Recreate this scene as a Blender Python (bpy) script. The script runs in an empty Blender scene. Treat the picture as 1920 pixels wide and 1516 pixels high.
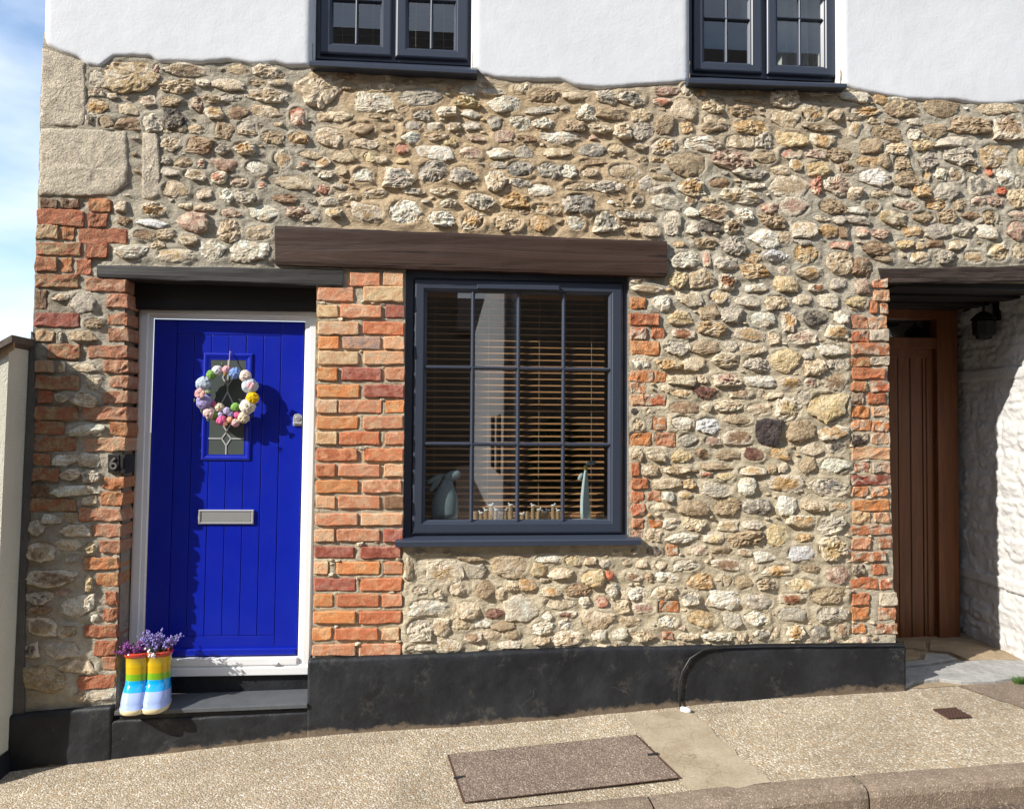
import bpy, bmesh, math, random
import numpy as np
from mathutils import Vector, Matrix

random.seed(7); rng = np.random.default_rng(11)
SC = bpy.context.scene
COL = SC.collection

# ------------------------------------------------------------------ camera
D = 4.2; CZ = 1.56; F = 1440.0; W, H = 1920.0, 1516.0
YAW, PIT, ROL = math.radians(4.7054), math.radians(1.6543), math.radians(0.381)
fw = Vector((math.sin(YAW)*math.cos(PIT), math.cos(YAW)*math.cos(PIT), math.sin(PIT)))
r0 = Vector((math.cos(YAW), -math.sin(YAW), 0)); u0 = r0.cross(fw)
rt = math.cos(ROL)*r0 + math.sin(ROL)*u0
up = -math.sin(ROL)*r0 + math.cos(ROL)*u0
CP = Vector((0, -D, CZ))
cam = bpy.data.cameras.new('camera'); cam.sensor_fit = 'HORIZONTAL'; cam.sensor_width = 36
cam.lens = F/W*36; cam.clip_end = 500; cam.clip_start = 0.05
co = bpy.data.objects.new('camera', cam); COL.objects.link(co)
co.matrix_world = Matrix(((rt.x, up.x, -fw.x, CP.x), (rt.y, up.y, -fw.y, CP.y), (rt.z, up.z, -fw.z, CP.z), (0, 0, 0, 1)))
SC.camera = co

# ------------------------------------------------------------------ light
SUN_AZ, SUN_EL = math.radians(63), math.radians(33)      # azimuth measured from the wall's normal, towards the left
ld = Vector((math.sin(SUN_AZ)*math.cos(SUN_EL), math.cos(SUN_AZ)*math.cos(SUN_EL), -math.sin(SUN_EL)))
sun = bpy.data.lights.new('sun', 'SUN'); sun.energy = 4.5; sun.angle = math.radians(0.6); sun.color = (1, 0.95, 0.87)
so = bpy.data.objects.new('sun', sun); COL.objects.link(so)
so.rotation_euler = ld.to_track_quat('-Z', 'Y').to_euler()
wd = bpy.data.worlds.new('World'); SC.world = wd; wd.use_nodes = True
nt = wd.node_tree; nt.nodes.clear()
def wn(t, **k):
    n = nt.nodes.new(t)
    for a, b in k.items(): setattr(n, a, b)
    return n
sky = wn('ShaderNodeTexSky'); sky.sky_type = 'NISHITA'; sky.sun_disc = False
sky.sun_elevation = SUN_EL; sky.sun_rotation = math.atan2(-ld.x, -ld.y)
sky.air_density = 1.0; sky.dust_density = .5
tcn = wn('ShaderNodeTexCoord'); mp = wn('ShaderNodeMapping'); mp.inputs['Scale'].default_value = (1.0, 1.0, 2.6); mp.inputs['Location'].default_value = (4.4, .9, 2.2)
cn = wn('ShaderNodeTexNoise'); cn.inputs['Scale'].default_value = 2.1; cn.inputs['Detail'].default_value = 7; cn.inputs['Roughness'].default_value = 0.52
cr = wn('ShaderNodeValToRGB'); cr.color_ramp.elements[0].position = 0.40; cr.color_ramp.elements[1].position = 0.70
mx = wn('ShaderNodeMix', data_type='RGBA')
bg = wn('ShaderNodeBackground'); bg.inputs['Strength'].default_value = 0.15
ow = wn('ShaderNodeOutputWorld')
nt.links.new(tcn.outputs['Generated'], mp.inputs['Vector']); nt.links.new(mp.outputs[0], cn.inputs['Vector'])
nt.links.new(cn.outputs['Fac'], cr.inputs['Fac']); nt.links.new(cr.outputs['Color'], mx.inputs['Factor'])
nt.links.new(sky.outputs[0], mx.inputs['A']); mx.inputs['B'].default_value = (5.6, 5.9, 6.4, 1)
nt.links.new(mx.outputs['Result'], bg.inputs['Color']); nt.links.new(bg.outputs[0], ow.inputs['Surface'])
vs = SC.view_settings; vs.view_transform = 'Standard'; vs.look = 'None'; vs.gamma = 1; vs.use_curve_mapping = False
vs.exposure = 0.66
SC.render.engine = 'CYCLES'
SC.cycles.max_bounces = 8; SC.cycles.transparent_max_bounces = 16

# ------------------------------------------------------------------ projection helpers (pixel of the photo -> point on a real plane)
def ray(px, py): return fw + rt*((px-W/2)/F) - up*((py-H/2)/F)
def P(px, py, d=0.0):
    v = ray(px, py); t = (D+d)/v.y
    return CP + v*t
def PZ(px, py, z):
    v = ray(px, py); return CP + v*((z-CZ)/v.z)
def lerp(a, b, t): return a+(b-a)*t
def pxs(cx, cy, d=0.0): return (P(cx+1, cy, d)-P(cx, cy, d)).length

# ------------------------------------------------------------------ numpy noise
_T = rng.random((256, 256))
def vnoise(x, y):
    x = np.asarray(x, float); y = np.asarray(y, float)
    xi = np.floor(x).astype(int); yi = np.floor(y).astype(int); fx = x-xi; fy = y-yi
    fx = fx*fx*(3-2*fx); fy = fy*fy*(3-2*fy)
    a = _T[xi & 255, yi & 255]; b = _T[(xi+1) & 255, yi & 255]; c = _T[xi & 255, (yi+1) & 255]; d = _T[(xi+1) & 255, (yi+1) & 255]
    return (a*(1-fx)+b*fx)*(1-fy)+(c*(1-fx)+d*fx)*fy
def fbm(x, y, o=4, g=0.5):
    s = 0; a = 1; n = 0
    for i in range(o):
        s = s + a*(vnoise(x*2**i+17.3*i, y*2**i+9.1*i)-0.5); n += a; a *= g
    return s/n*2

# ------------------------------------------------------------------ object helpers
def tag(o, label=None, cat=None, group=None, kind=None):
    if label: o['label'] = label
    if cat: o['category'] = cat
    if group: o['group'] = group
    if kind: o['kind'] = kind
    return o
def empty(name, loc=(0, 0, 0)):
    o = bpy.data.objects.new(name, None); o.location = loc; COL.objects.link(o); return o
def link(name, me, parent=None):
    o = bpy.data.objects.new(name, me); COL.objects.link(o)
    if parent is not None:
        o.parent = parent
        w = Vector((0, 0, 0)); p = parent
        while p is not None: w = w + p.location; p = p.parent
        o.location = -w
    return o
def mk(name, V, Fc, mat, parent=None, smooth=False, fm=None, cols=None, cols2=None):
    me = bpy.data.meshes.new(name)
    me.from_pydata([tuple(v) for v in V], [], [tuple(f) for f in Fc])
    for m in (mat if isinstance(mat, (list, tuple)) else [mat]): me.materials.append(m)
    if fm is not None: me.polygons.foreach_set('material_index', fm)
    if smooth: me.polygons.foreach_set('use_smooth', [True]*len(me.polygons))
    for nm, c in (('col', cols), ('col2', cols2)):
        if c is not None:
            at = me.attributes.new(nm, 'FLOAT_COLOR', 'POINT')
            c = np.asarray(c, float)
            if c.ndim == 1: c = np.tile(c, (len(V), 1))
            a = np.ones((len(V), 4)); a[:, :3] = c[:, :3]; at.data.foreach_set('color', a.ravel())
    me.update()
    return link(name, me, parent)
class MB:
    def __init__(s): s.V = []; s.F = []; s.M = []
    def add(s, V, Fc, m=0):
        n = len(s.V); s.V += [Vector(v) for v in V]; s.F += [tuple(i+n for i in f) for f in Fc]; s.M += [m]*len(Fc); return s
    def prism(s, poly, off, m=0):
        # poly: list of points, off: vector to the back
        n = len(poly); V = [Vector(p) for p in poly]+[Vector(p)+Vector(off) for p in poly]
        Fc = [tuple(range(n)), tuple(range(2*n-1, n-1, -1))]+[(i, i+n, (i+1) % n+n, (i+1) % n) for i in range(n)]
        return s.add(V, Fc, m)
    def box(s, x0, x1, y0, y1, z0, z1, m=0):
        return s.prism([(x0, y0, z0), (x1, y0, z0), (x1, y0, z1), (x0, y0, z1)], (0, y1-y0, 0), m)
    def tube(s, pts, r, n=8, m=0, cap=True):
        pts = [Vector(p) for p in pts]; V = []; Fc = []
        rs = r if isinstance(r, (list, tuple)) else [r]*len(pts)
        pu = None
        for i, p in enumerate(pts):
            t = (pts[min(i+1, len(pts)-1)]-pts[max(i-1, 0)]).normalized()
            a = pu if pu is not None else (Vector((0, 0, 1)) if abs(t.z) < .9 else Vector((1, 0, 0)))
            b = t.cross(a).normalized(); a = b.cross(t).normalized(); pu = a
            for k in range(n):
                th = 2*math.pi*k/n; V.append(p+(a*math.cos(th)+b*math.sin(th))*rs[i])
        for i in range(len(pts)-1):
            for k in range(n): Fc.append((i*n+k, i*n+(k+1) % n, (i+1)*n+(k+1) % n, (i+1)*n+k))
        if cap: Fc += [tuple(range(n-1, -1, -1)), tuple(range((len(pts)-1)*n, len(pts)*n))]
        return s.add(V, Fc, m)
    def ell(s, c, r, nu=14, nv=9, m=0, rot=None, nz=0):
        c = Vector(c); V = []; Fc = []
        for j in range(nv+1):
            ph = math.pi*j/nv
            for i in range(nu):
                th = 2*math.pi*i/nu
                v = Vector((r[0]*math.sin(ph)*math.cos(th), r[1]*math.sin(ph)*math.sin(th), r[2]*math.cos(ph)))
                if nz and 0 < j < nv: v *= 1+random.uniform(-nz, nz)
                if rot is not None: v = rot @ v
                V.append(c+v)
        for j in range(nv):
            for i in range(nu): Fc.append((j*nu+i, (j+1)*nu+i, (j+1)*nu+(i+1) % nu, j*nu+(i+1) % nu))
        return s.add(V, Fc, m)
    def build(s, name, mat, parent=None, smooth=False):
        return mk(name, s.V, s.F, mat, parent, smooth, s.M)
def bevel(o, w, seg=2, ang=40):
    m = o.modifiers.new('bevel', 'BEVEL'); m.width = w; m.segments = seg; m.limit_method = 'ANGLE'; m.angle_limit = math.radians(ang)
    return o

# ------------------------------------------------------------------ materials
def newmat(name):
    m = bpy.data.materials.new(name); m.use_nodes = True; t = m.node_tree; t.nodes.clear()
    out = t.nodes.new('ShaderNodeOutputMaterial'); b = t.nodes.new('ShaderNodeBsdfPrincipled')
    t.links.new(b.outputs[0], out.inputs['Surface']); return m, t, b
class NT:
    def __init__(s, t): s.t = t
    def n(s, typ, **k):
        n = s.t.nodes.new(typ)
        for a, b in k.items(): setattr(n, a, b)
        return n
    def set(s, sock, v):
        if hasattr(v, 'bl_idname') or isinstance(v, bpy.types.NodeSocket): s.t.links.new(v, sock)
        else: sock.default_value = v
    def pos(s, sc=(1, 1, 1), rot=(0, 0, 0)):
        g = s.n('ShaderNodeNewGeometry'); m = s.n('ShaderNodeMapping'); m.inputs['Scale'].default_value = sc; m.inputs['Rotation'].default_value = rot
        s.t.links.new(g.outputs['Position'], m.inputs['Vector']); return m.outputs[0]
    def noise(s, v, scale, det=4, rough=.55, dist=0):
        n = s.n('ShaderNodeTexNoise'); s.t.links.new(v, n.inputs['Vector'])
        n.inputs['Scale'].default_value = scale; n.inputs['Detail'].default_value = det; n.inputs['Roughness'].default_value = rough; n.inputs['Distortion'].default_value = dist
        return n.outputs['Fac']
    def voro(s, v, scale, feat='F1', out='Distance', rnd=1):
        n = s.n('ShaderNodeTexVoronoi', feature=feat); s.t.links.new(v, n.inputs['Vector']); n.inputs['Scale'].default_value = scale; n.inputs['Randomness'].default_value = rnd
        return n.outputs[out]
    def ramp(s, f, a, b, ca=(0, 0, 0, 1), cb=(1, 1, 1, 1)):
        r = s.n('ShaderNodeValToRGB'); e = r.color_ramp.elements; e[0].position = a; e[1].position = b
        e[0].color = ca if len(ca) == 4 else (*ca, 1); e[1].color = cb if len(cb) == 4 else (*cb, 1)
        s.t.links.new(f, r.inputs['Fac']); return r.outputs['Color']
    def mix(s, f, a, b, mode='MIX'):
        m = s.n('ShaderNodeMix', data_type='RGBA', blend_type=mode)
        for k, v in (('Factor', f), ('A', a), ('B', b)):
            if isinstance(v, tuple) and len(v) == 3: v = (*v, 1)
            s.set(m.inputs[k] if k == 'Factor' else [i for i in m.inputs if i.name == k and i.type == 'RGBA'][0], v)
        return [o for o in m.outputs if o.type == 'RGBA'][0]
    def math(s, op, a, b=0.0):
        m = s.n('ShaderNodeMath', operation=op); s.set(m.inputs[0], a); s.set(m.inputs[1], b); return m.outputs[0]
    def attr(s, nm):
        a = s.n('ShaderNodeAttribute'); a.attribute_name = nm; return a.outputs['Color']
    def bump(s, h, strength, dist, prev=None):
        b = s.n('ShaderNodeBump'); b.inputs['Strength'].default_value = strength; b.inputs['Distance'].default_value = dist
        s.t.links.new(h, b.inputs['Height'])
        if prev is not None: s.t.links.new(prev, b.inputs['Normal'])
        return b.outputs[0]
def plain(name, c, rough=.5, metal=0, nsc=0, namp=.15, bsc=0, bst=.3, bd=.003, spec=.5, coat=0, stretch=(1, 1, 1), sheen=0):
    m, t, b = newmat(name); q = NT(t)
    b.inputs['Roughness'].default_value = rough; b.inputs['Metallic'].default_value = metal; b.inputs['Specular IOR Level'].default_value = spec
    b.inputs['Coat Weight'].default_value = coat
    v = q.pos(stretch)
    if nsc:
        f = q.noise(v, nsc, 5, .6)
        t.links.new(q.mix(f, tuple(x*(1-namp) for x in c), tuple(min(1, x*(1+namp)) for x in c)), b.inputs['Base Color'])
    else: b.inputs['Base Color'].default_value = (*c, 1)
    if bsc: t.links.new(q.bump(q.noise(v, bsc, 6, .6), bst, bd), b.inputs['Normal'])
    return m

def stone_mat(name, fine=75, bst=.9, pit=.55):
    m, t, b = newmat(name); q = NT(t); v = q.pos()
    a, c = q.attr('col'), q.attr('col2')
    f = q.ramp(q.noise(v, 22, 6, .62, .6), .44, .60)
    x = q.mix(f, a, c)
    g = q.noise(v, 110, 5, .65)
    x = q.mix(1.0, x, q.ramp(g, .25, .75, (.72, .71, .70), (1.22, 1.22, 1.21)), 'MULTIPLY')
    p = q.ramp(q.noise(v, 60, 5, .75, 1.8), .33, .40, (pit, pit*.96, pit*.9), (1, 1, 1))
    x = q.mix(1.0, x, p, 'MULTIPLY')
    t.links.new(x, b.inputs['Base Color']); b.inputs['Roughness'].default_value = .78; b.inputs['Specular IOR Level'].default_value = .3
    n1 = q.bump(q.noise(v, fine*.5, 4, .6, 1.4), bst*.8, .02)
    n2 = q.bump(q.noise(v, fine*1.6, 8, .7, .4), bst, .006, n1)
    t.links.new(n2, b.inputs['Normal'])
    return m
M_STONE = stone_mat('rubble_stone', 75, 1.0, .5)
M_BRICK = stone_mat('old_brick', 95, .9, .6); M_BRICK2 = stone_mat('handmade_brick', 120, .4, .74)

def mortar_mat():
    m, t, b = newmat('lime_mortar'); q = NT(t); v = q.pos()
    a = q.attr('col')
    x = q.mix(1.0, a, q.ramp(q.noise(v, 9, 6, .65), .3, .72, (.78, .77, .75), (1.18, 1.17, 1.15)), 'MULTIPLY')
    x = q.mix(1.0, x, q.ramp(q.noise(v, 160, 4, .7), .25, .75, (.8, .79, .77), (1.16, 1.16, 1.16)), 'MULTIPLY')
    t.links.new(x, b.inputs['Base Color']); b.inputs['Roughness'].default_value = .92; b.inputs['Specular IOR Level'].default_value = .2
    n1 = q.bump(q.noise(q.pos((1, 1, 1.6)), 34, 5, .65, .9), .85, .016)
    t.links.new(q.bump(q.noise(v, 190, 5, .7), .5, .003, n1), b.inputs['Normal'])
    return m
M_MORTAR = mortar_mat()

def render_mat(name, c, sc=55, bst=.35, bd=.006, dirt=(.55, .55, .52)):
    m, t, b = newmat(name); q = NT(t); v = q.pos()
    x = q.mix(q.ramp(q.noise(v, 3.1, 6, .6), .35, .75), c, tuple(k*.93 for k in c))
    sp = q.ramp(q.noise(v, 95, 3, .6), .74, .79)
    x = q.mix(q.math('MULTIPLY', sp, .5), x, dirt)
    t.links.new(x, b.inputs['Base Color']); b.inputs['Roughness'].default_value = .85; b.inputs['Specular IOR Level'].default_value = .25
    n1 = q.bump(q.noise(v, 7, 3, .5), .10, .02)
    n2 = q.bump(q.noise(v, sc, 6, .62), bst, bd, n1)
    t.links.new(n2, b.inputs['Normal']); return m
M_RENDER = render_mat('white_masonry_paint', (.70, .715, .735), 70, .34, .004)
M_WHITESTONE = render_mat('whitewashed_stone', (.56, .55, .535), 34, .8, .014, (.35, .27, .2))
M_ROUGHCAST = render_mat('cream_roughcast', (.70, .675, .56), 120, .9, .008, (.4, .38, .3))

def plinth_mat():
    m, t, b = newmat('black_masonry_paint'); q = NT(t); v = q.pos()
    x = q.mix(q.ramp(q.noise(v, 4, 6, .65), .4, .7), (.011, .012, .015), (.026, .028, .033))
    x = q.mix(q.math('MULTIPLY', q.ramp(q.noise(v, 6.5, 9, .76), .56, .74), .8), x, (.095, .088, .076))
    at = q.attr('col')                     # worn, muddied strip along the foot of the wall
    sep = q.n('ShaderNodeSeparateColor'); t.links.new(at, sep.inputs[0])
    w = q.math('ADD', sep.outputs[0], q.math('MULTIPLY', q.math('SUBTRACT', q.noise(q.pos((1, 1, 1.5)), 15, 9, .78), .5), 1.9))
    x = q.mix(q.ramp(w, .5, .8), x, (.145, .11, .078))
    cd = q.n('ShaderNodeVectorMath', operation='ADD'); t.links.new(v, cd.inputs[0]); cn_ = q.n('ShaderNodeTexNoise'); cn_.inputs['Scale'].default_value = 5; cn_.inputs['Detail'].default_value = 5; t.links.new(v, cn_.inputs['Vector'])
    cs_ = q.n('ShaderNodeVectorMath', operation='SCALE'); t.links.new(cn_.outputs['Color'], cs_.inputs[0]); cs_.inputs['Scale'].default_value = .35; t.links.new(cs_.outputs[0], cd.inputs[1])
    ck = q.math('MULTIPLY', q.ramp(q.voro(cd.outputs[0], 2.6, 'DISTANCE_TO_EDGE', 'Distance'), .002, .007, (1, 1, 1), (0, 0, 0)), q.ramp(q.noise(v, 3.3, 4, .6), .58, .66))
    x = q.mix(q.math('MULTIPLY', ck, .35), x, (.16, .155, .15))
    x = q.mix(q.ramp(q.noise(v, 38, 5, .7), .73, .76), x, (.2, .18, .15))
    t.links.new(x, b.inputs['Base Color']); b.inputs['Roughness'].default_value = .55; b.inputs['Specular IOR Level'].default_value = .35
    n1 = q.bump(q.noise(v, 11, 5, .6), .35, .02)
    t.links.new(q.bump(q.noise(v, 80, 6, .65), .4, .004, n1), b.inputs['Normal']); return m
M_PLINTH = plinth_mat()

def aggregate_mat(name, cs, sc=112, bst=.8, tone=(.30, .235, .155), coarse=0):
    m, t, b = newmat(name); q = NT(t); v = q.pos()
    col = q.voro(v, sc, 'F1', 'Color'); dist = q.voro(v, sc, 'F1', 'Distance')
    sep = q.n('ShaderNodeSeparateColor'); t.links.new(col, sep.inputs[0])
    r = q.n('ShaderNodeValToRGB'); e = r.color_ramp; e.interpolation = 'CONSTANT'
    while len(e.elements) < len(cs): e.elements.new(.5)
    for i, (p, c) in enumerate(cs): e.elements[i].position = p; e.elements[i].color = (*c, 1)
    t.links.new(sep.outputs[0], r.inputs['Fac'])
    big = q.mix(1.0, q.ramp(q.noise(v, 1.7, 7, .65), .3, .72, (.68, .67, .65), (1.02, 1.01, .98)), q.ramp(q.noise(v, 6.3, 5, .7), .28, .5, (.82, .81, .8), (1, 1, 1)), 'MULTIPLY')
    x = q.mix(q.ramp(dist, .48, .68), r.outputs['Color'], tone)
    if coarse:
        cc_ = q.voro(v, coarse, 'F1', 'Color'); cdst = q.voro(v, coarse, 'F1', 'Distance'); cs2 = q.n('ShaderNodeSeparateColor'); t.links.new(cc_, cs2.inputs[0])
        on = q.math('MULTIPLY', q.ramp(cs2.outputs[1], .70, .71), q.ramp(cdst, .30, .40, (1, 1, 1), (0, 0, 0)))
        pc_ = q.n('ShaderNodeValToRGB'); pe_ = pc_.color_ramp; pe_.interpolation = 'CONSTANT'; pe_.elements[0].color = (.70, .64, .53, 1); pe_.elements[1].position = .4; pe_.elements[1].color = (.47, .29, .15, 1); e3 = pe_.elements.new(.65); e3.color = (.24, .19, .14, 1); e4 = pe_.elements.new(.82); e4.color = (.78, .75, .69, 1)
        t.links.new(cs2.outputs[0], pc_.inputs['Fac']); x = q.mix(on, x, pc_.outputs['Color'])
    x = q.mix(1.0, x, big, 'MULTIPLY')
    x = q.mix(1.0, x, q.ramp(q.noise(v, 28, 4, .6), .3, .7, (.86, .85, .84), (1.12, 1.12, 1.12)), 'MULTIPLY')
    t.links.new(x, b.inputs['Base Color']); b.inputs['Roughness'].default_value = .85; b.inputs['Specular IOR Level'].default_value = .25
    h = q.math('SUBTRACT', 1.0, dist)
    t.links.new(q.bump(h, bst, .006, q.bump(q.noise(v, 5, 4, .5), .3, .02)), b.inputs['Normal']); return m
M_PAVE = aggregate_mat('exposed_aggregate', [(0, (.45, .37, .26)), (.22, (.55, .47, .35)), (.42, (.36, .29, .205)), (.6, (.48, .38, .255)), (.72, (.64, .585, .485)), (.86, (.44, .31, .195)), (.94, (.74, .715, .66))], tone=(.40, .34, .25), coarse=62)
M_COVER = aggregate_mat('cover_infill', [(0, (.25, .195, .16)), (.3, (.33, .26, .21)), (.55, (.19, .145, .12)), (.8, (.38, .31, .25)), (.95, (.5, .43, .36))], 130, .6, (.20, .155, .125))
M_ROAD = aggregate_mat('worn_tarmac', [(0, (.16, .12, .095)), (.3, (.22, .165, .13)), (.55, (.11, .085, .07)), (.8, (.27, .2, .155))], 80, .8, (.09, .07, .06))
M_KERB = aggregate_mat('kerb_concrete', [(0, (.28, .22, .17)), (.4, (.34, .27, .205)), (.7, (.23, .18, .14)), (.93, (.46, .39, .31))], 150, .35, (.23, .18, .14))
def conc_mat():
    m, t, b = newmat('cracked_concrete'); q = NT(t); v = q.pos()
    x = q.mix(q.ramp(q.noise(v, 4, 7, .7), .3, .7), (.27, .215, .14), (.43, .36, .26))
    x = q.mix(1.0, x, q.ramp(q.noise(v, 90, 4, .7), .3, .7, (.85, .85, .85), (1.12, 1.12, 1.12)), 'MULTIPLY')
    d = q.n('ShaderNodeVectorMath', operation='ADD'); t.links.new(v, d.inputs[0])
    nn_ = q.n('ShaderNodeTexNoise'); nn_.inputs['Scale'].default_value = 9; nn_.inputs['Detail'].default_value = 4; t.links.new(v, nn_.inputs['Vector'])
    sc_ = q.n('ShaderNodeVectorMath', operation='SCALE'); t.links.new(nn_.outputs['Color'], sc_.inputs[0]); sc_.inputs['Scale'].default_value = .16
    t.links.new(sc_.outputs[0], d.inputs[1])
    cr2 = q.ramp(q.voro(d.outputs[0], 5.5, 'DISTANCE_TO_EDGE', 'Distance'), .004, .014, (.62, .6, .57), (1, 1, 1))
    t.links.new(q.mix(q.ramp(q.noise(v, 2.4, 3, .6), .45, .6), x, q.mix(1.0, x, cr2, 'MULTIPLY')), b.inputs['Base Color']); b.inputs['Roughness'].default_value = .9
    t.links.new(q.bump(q.noise(v, 60, 5, .6), .6, .005), b.inputs['Normal']); return m
M_CONC = conc_mat()
M_FLAG = plain('flagstone_grey', (.33, .325, .31), .85, 0, 11, .5, 26, 1.0, .014)
M_FLAG2 = plain('flagstone_tan', (.31, .235, .15), .85, 0, 11, .5, 26, 1.0, .014)
M_SLATE = plain('slate', (.085, .092, .10), .6, 0, 12, .3, 45, .4, .004)
M_UPVC = plain('white_upvc', (.80, .81, .82), .32, 0, 4, .04, 0)
M_ANTH = plain('anthracite_upvc', (.036, .045, .068), .38, 0, 3, .08, 90, .06, .001)
def blue_mat():
    m, t, b = newmat('blue_door_paint'); q = NT(t); v = q.pos()
    x = q.mix(q.ramp(q.noise(v, 2.2, 6, .65), .35, .7), (.001, .011, .35), (.003, .018, .37))
    x = q.mix(q.math('MULTIPLY', q.ramp(q.noise(q.pos((1, 1, .35)), 14, 7, .75), .62, .8), .10), x, (.16, .17, .24))
    t.links.new(x, b.inputs['Base Color']); b.inputs['Specular IOR Level'].default_value = .45
    r = q.n('ShaderNodeMapRange'); t.links.new(q.noise(v, 5, 6, .7), r.inputs['Value']); r.inputs['To Min'].default_value = .22; r.inputs['To Max'].default_value = .48
    t.links.new(r.outputs[0], b.inputs['Roughness'])
    t.links.new(q.bump(q.noise(q.pos((6, 6, .5)), 30, 5, .6), .06, .002), b.inputs['Normal']); return m
M_BLUE = blue_mat()
M_METAL = plain('brushed_metal', (.50, .50, .49), .36, .6, 30, .12, 0, stretch=(1, 1, 20))
M_CHROME = plain('chrome', (.62, .62, .62), .22, .5)
M_LEAD = plain('lead_came', (.52, .53, .53), .5, .3)
M_BLACK = plain('black_plastic', (.012, .012, .013), .45)
M_DARK = plain('dark_void', (.01, .01, .01), .9)
M_ROOM = plain('room_plaster', (.24, .21, .18), .9)
M_OBSC = plain('obscured_glass', (.085, .10, .095), .18, 0, 8, .2, 130, .25, .002, spec=.6)
M_CURTAIN = plain('grey_curtain', (.55, .55, .52), .9, 0, 6, .1)
M_RUST = plain('rusty_iron', (.10, .05, .035), .8, .3, 60, .4, 120, .5, .002)
M_TILE = plain('roof_tile', (.11, .085, .07), .85, 0, 6, .3, 30, .5, .01)
M_TAR = plain('tarred_cement', (.10, .093, .085), .9, 0, 14, .4, 40, .8, .01)

def wood_mat(name, a, c, rough=.5, axis=0, sc=9, bst=.5, spec=.4, crack=0):
    m, t, b = newmat(name); q = NT(t)
    s = [14, 14, 14]; s[axis] = .9
    v = q.pos(tuple(s)); n = q.noise(v, sc*.35, 7, .65, 1.2)
    x = q.mix(q.ramp(n, .3, .7), a, c)
    if crack: x = q.mix(q.ramp(q.noise(v, sc*.9, 3, .5, .6), .30, .36, (1, 1, 1), (0, 0, 0)), x, tuple(k*.4 for k in a))
    t.links.new(x, b.inputs['Base Color']); b.inputs['Roughness'].default_value = rough; b.inputs['Specular IOR Level'].default_value = spec
    t.links.new(q.bump(n, bst, .012), b.inputs['Normal']); return m
M_BEAM = wood_mat('brown_painted_beam', (.034, .017, .011), (.066, .036, .025), .5, 0, 2.6, .6, .4, 1)
M_LINTEL = wood_mat('charcoal_painted_lintel', (.024, .022, .021), (.042, .039, .037), .6, 0, 4, .35)
M_OLDOAK = wood_mat('weathered_oak', (.020, .014, .012), (.085, .060, .050), .8, 0, 9, 1.0, .25, 1)
M_BLACKWOOD = wood_mat('black_painted_wood', (.010, .009, .009), (.018, .016, .015), .6, 0, 4, .3)
M_DOORWOOD = wood_mat('varnished_door', (.115, .038, .013), (.21, .076, .027), .42, 2, 4, .12)
M_SLAT = wood_mat('blind_slat', (.40, .19, .08), (.54, .29, .13), .5, 0, 5, .1)
M_DRIFT = wood_mat('driftwood', (.22, .14, .07), (.42, .29, .16), .8, 2, 6, .3)

def glass_mat(name, tint=(1, 1, 1), rough=0.0, f0=.09):
    m = bpy.data.materials.new(name); m.use_nodes = True; t = m.node_tree; t.nodes.clear(); q = NT(t)
    o = q.n('ShaderNodeOutputMaterial'); mxs = q.n('ShaderNodeMixShader'); tr = q.n('ShaderNodeBsdfTransparent'); gl = q.n('ShaderNodeBsdfGlossy')
    g = q.n('ShaderNodeNewGeometry'); d = q.n('ShaderNodeVectorMath', operation='DOT_PRODUCT')
    t.links.new(g.outputs['Normal'], d.inputs[0]); t.links.new(g.outputs['Incoming'], d.inputs[1])
    c = q.math('ABSOLUTE', d.outputs['Value'])                       # Schlick reflectance, the same from both sides of the sheet
    f = q.math('ADD', q.math('MULTIPLY', q.math('POWER', q.math('SUBTRACT', 1.0, c), 5.0), 1-f0), f0)
    gl.inputs['Roughness'].default_value = rough; tr.inputs['Color'].default_value = (*tint, 1)
    t.links.new(f, mxs.inputs[0]); t.links.new(tr.outputs[0], mxs.inputs[1]); t.links.new(gl.outputs[0], mxs.inputs[2]); t.links.new(mxs.outputs[0], o.inputs['Surface'])
    return m
M_GLASS = glass_mat('window_glass', (.84, .87, .86), 0.0, .13)   # two panes of a sealed unit reflect twice over

# ------------------------------------------------------------------ ground heights
_gx = []; _gz = []
for px, py in ((34, 1445), (300, 1413), (640, 1374), (949, 1355), (1175, 1334), (1325, 1318), (1688, 1294)):
    p = P(px, py, -.04); _gx.append(p.x); _gz.append(p.z)
def gz0(x):
    if x < _gx[0]: return _gz[0]+(x-_gx[0])*.06
    if x > _gx[-1]: return _gz[-1]+(x-_gx[-1])*.035
    return float(np.interp(x, _gx, _gz))
def gz(x):
    return sum(gz0(x+k*.12) for k in (-2, -1, 0, 1, 2))/5
FALL = .018
def gh(x, y): return gz(x)+FALL*(y+.04)
def G(px, py):
    z = 0
    for i in range(25):
        p = PZ(px, py, z); z = gh(p.x, p.y)
    return p

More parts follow.
